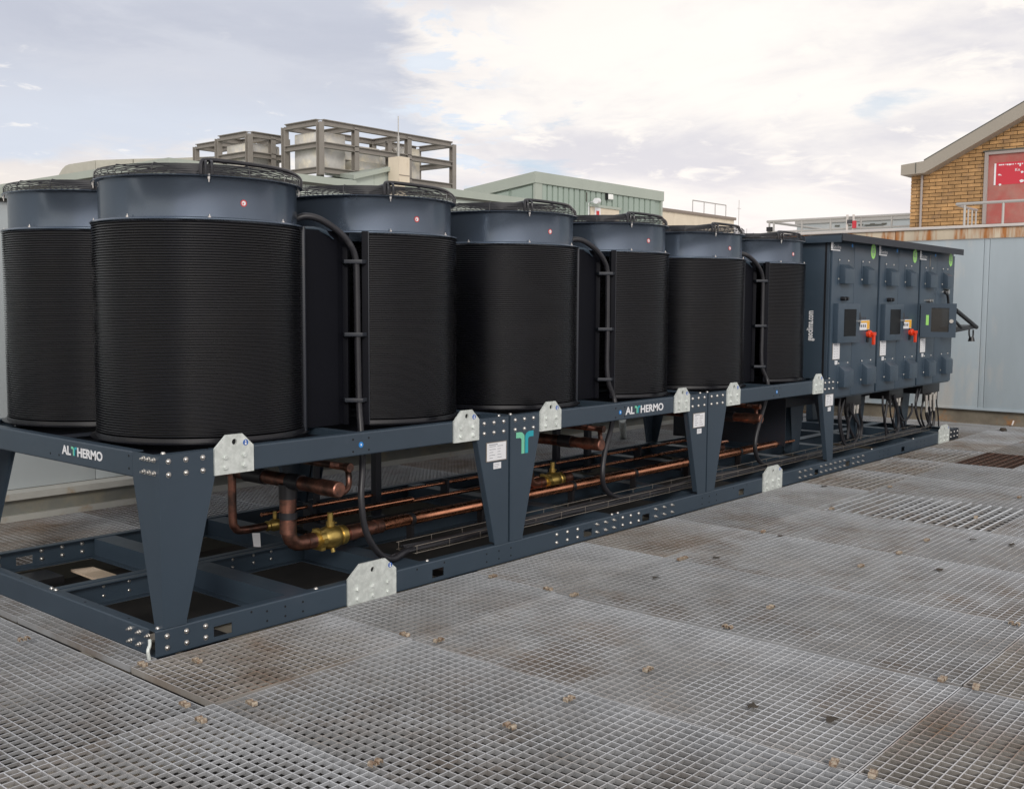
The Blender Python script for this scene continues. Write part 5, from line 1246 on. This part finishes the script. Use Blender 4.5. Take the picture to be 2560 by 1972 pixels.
# ------------------------------------------------------------------ steel cages with foil wrapped ducts
def beam(b, p, q, w=.10):
    p, q = Vector(p), Vector(q); d = (q-p).normalized()
    up = Vector((0, 0, 1)) if abs(d.z) < .9 else Vector((0, 1, 0)); a = d.cross(up).normalized()*w/2; u = a.cross(d).normalized()*w/2
    # I-section: two flanges and a web
    for s in (-1, 1):
        o = u*s*.86; oo = u*.14
        b.hexa([p-a+o-oo, q-a+o-oo, q+a+o-oo, p+a+o-oo, p-a+o+oo, q-a+o+oo, q+a+o+oo, p+a+o+oo])
    wv = a*.16; b.hexa([p-wv-u*.72, q-wv-u*.72, q+wv-u*.72, p+wv-u*.72, p-wv+u*.72, q-wv+u*.72, q+wv+u*.72, p+wv+u*.72])
def cage(lab, Yc, u_corner, v_top, v_bot, post_us, u_left, v_leftt, mid, grp='steel cages on the roof', bm_w=.22, low=True):
    c = at(u_corner, v_top, 'y', Yc); zt = c[2]; zb = at(u_corner, v_bot, 'y', Yc)[2]; zm = at(u_corner, mid, 'y', Yc)[2]
    yb = at(u_left, v_leftt, 'x', c[0])[1]
    T = thing('steel_cage', (c[0], Yc, zb), lab, 'steel frame', grp)
    xs = [c[0]]+[at(u, v_top+30, 'y', Yc)[0] for u in post_us]
    for x in xs:
        for y in (Yc, yb):
            b = MB(); beam(b, (x, y, zb-.2), (x, y, zt), bm_w); b.build('post', M['cagesteel'], T)
    for y in (Yc, yb):
        for z in ((zt, zm, zb) if low else (zt, zm)):
            if y == yb and z != zt: continue
            b = MB(); beam(b, (xs[0]+bm_w*.5, y, z), (xs[-1]-bm_w*.5, y, z), bm_w); b.build('rail', M['cagesteel'], T)
    for x in xs:
        b = MB(); beam(b, (x, Yc+bm_w*.5, zt), (x, yb-bm_w*.5, zt), bm_w); b.build('rail', M['cagesteel'], T)
    for x in (xs[0], xs[-1]):
        for z in (zm, zb):
            b = MB(); beam(b, (x, Yc+bm_w*.5, z), (x, yb-bm_w*.5, z), bm_w); b.build('rail', M['cagesteel'], T)
    return T, xs, zt, zm, zb, yb
def ductbox(lab, x0, x1, y0, y1, z0, z1, r=.15):
    b = MB(); b.box(x0, x1, y0, y1, z0, z1)
    o = b.build('foil_duct', M['foil'], bevel=r)
    tag(o, lab, 'duct', 'foil wrapped ducts in the cages'); return o
T, xs, zt, zm, zb, yb = cage('largest steel cage at the skyline, three open bays long', 27.5, 800, 305, 424, (888, 1020, 1132), 712, 320, 361)
ductbox('foil wrapped duct filling the left bay of the largest cage', xs[0]+.22, xs[1]-.15, 27.9, yb-.3, zb+.12, zt-.27, .06)
ductbox('foil wrapped duct behind the middle bay of the largest cage', xs[1]+.25, xs[2]-.55, 28.6, yb-.1, zm-.25, zt-.45, .06)
ductbox('low foil wrapped duct at the foot of the middle bay of the largest cage', xs[1]+.5, xs[2]-.3, 28.1, 29.0, zb-.4, zm-.30, .06)
ductbox('upright foil wrapped duct in the right bay of the largest cage', xs[2]+.15, xs[2]+(xs[3]-xs[2])*.45, 28.0, yb-.2, zb+.15, zt-.32, .10)
b = MB(); b.tube([(xs[1]+1.9, 27.7, zt-.3), (xs[2]-.2, 27.7, zm-.1)], .06, 6); b.build('brace', M['cagesteel'], T)
b = MB(); beam(b, (xs[1]+2.0, 27.75, zb-.2), (xs[1]+2.0, 27.75, zt-.25), .2); b.build('post', M['cagesteel'], T)
T2, xs2, zt2, zm2, zb2_, yb2_ = cage('middle steel cage left of the largest one', 31.0, 622, 335, 430, (680, 716), 546, 347, 385)
ductbox('foil wrapped duct inside the middle cage', xs2[0]+.2, xs2[-1]-.1, 31.3, yb2_-.25, zb2_, zt2-.27, .08)
T3, xs3, zt3, zm3, zb3, yb3 = cage('smallest steel cage at the left end of the row', 37.0, 545, 359, 430, (600,), 490, 371, 400)
ductbox('low foil wrapped duct inside the smallest cage', xs3[0]+.4, xs3[-1]+.2, 37.6, yb3-.2, zb3-.8, zt3-.95, .08)
pm, pn = at(990, 290, 'y', 27.0), at(996, 395, 'y', 27.0)
b = MB(); b.tube([(pn[0], 27.0, pm[2]), (pn[0], 27.0, pn[2]+.5)], .022, 5); b.tube([(pn[0], 27.0, at(992, 340, 'y', 27.0)[2]), (pn[0], 27.0, pn[2]-.3)], .055, 6); tag(b.build('aerial_mast', M['railgrey']), 'tall whip aerial rising in front of the largest cage', 'aerial')
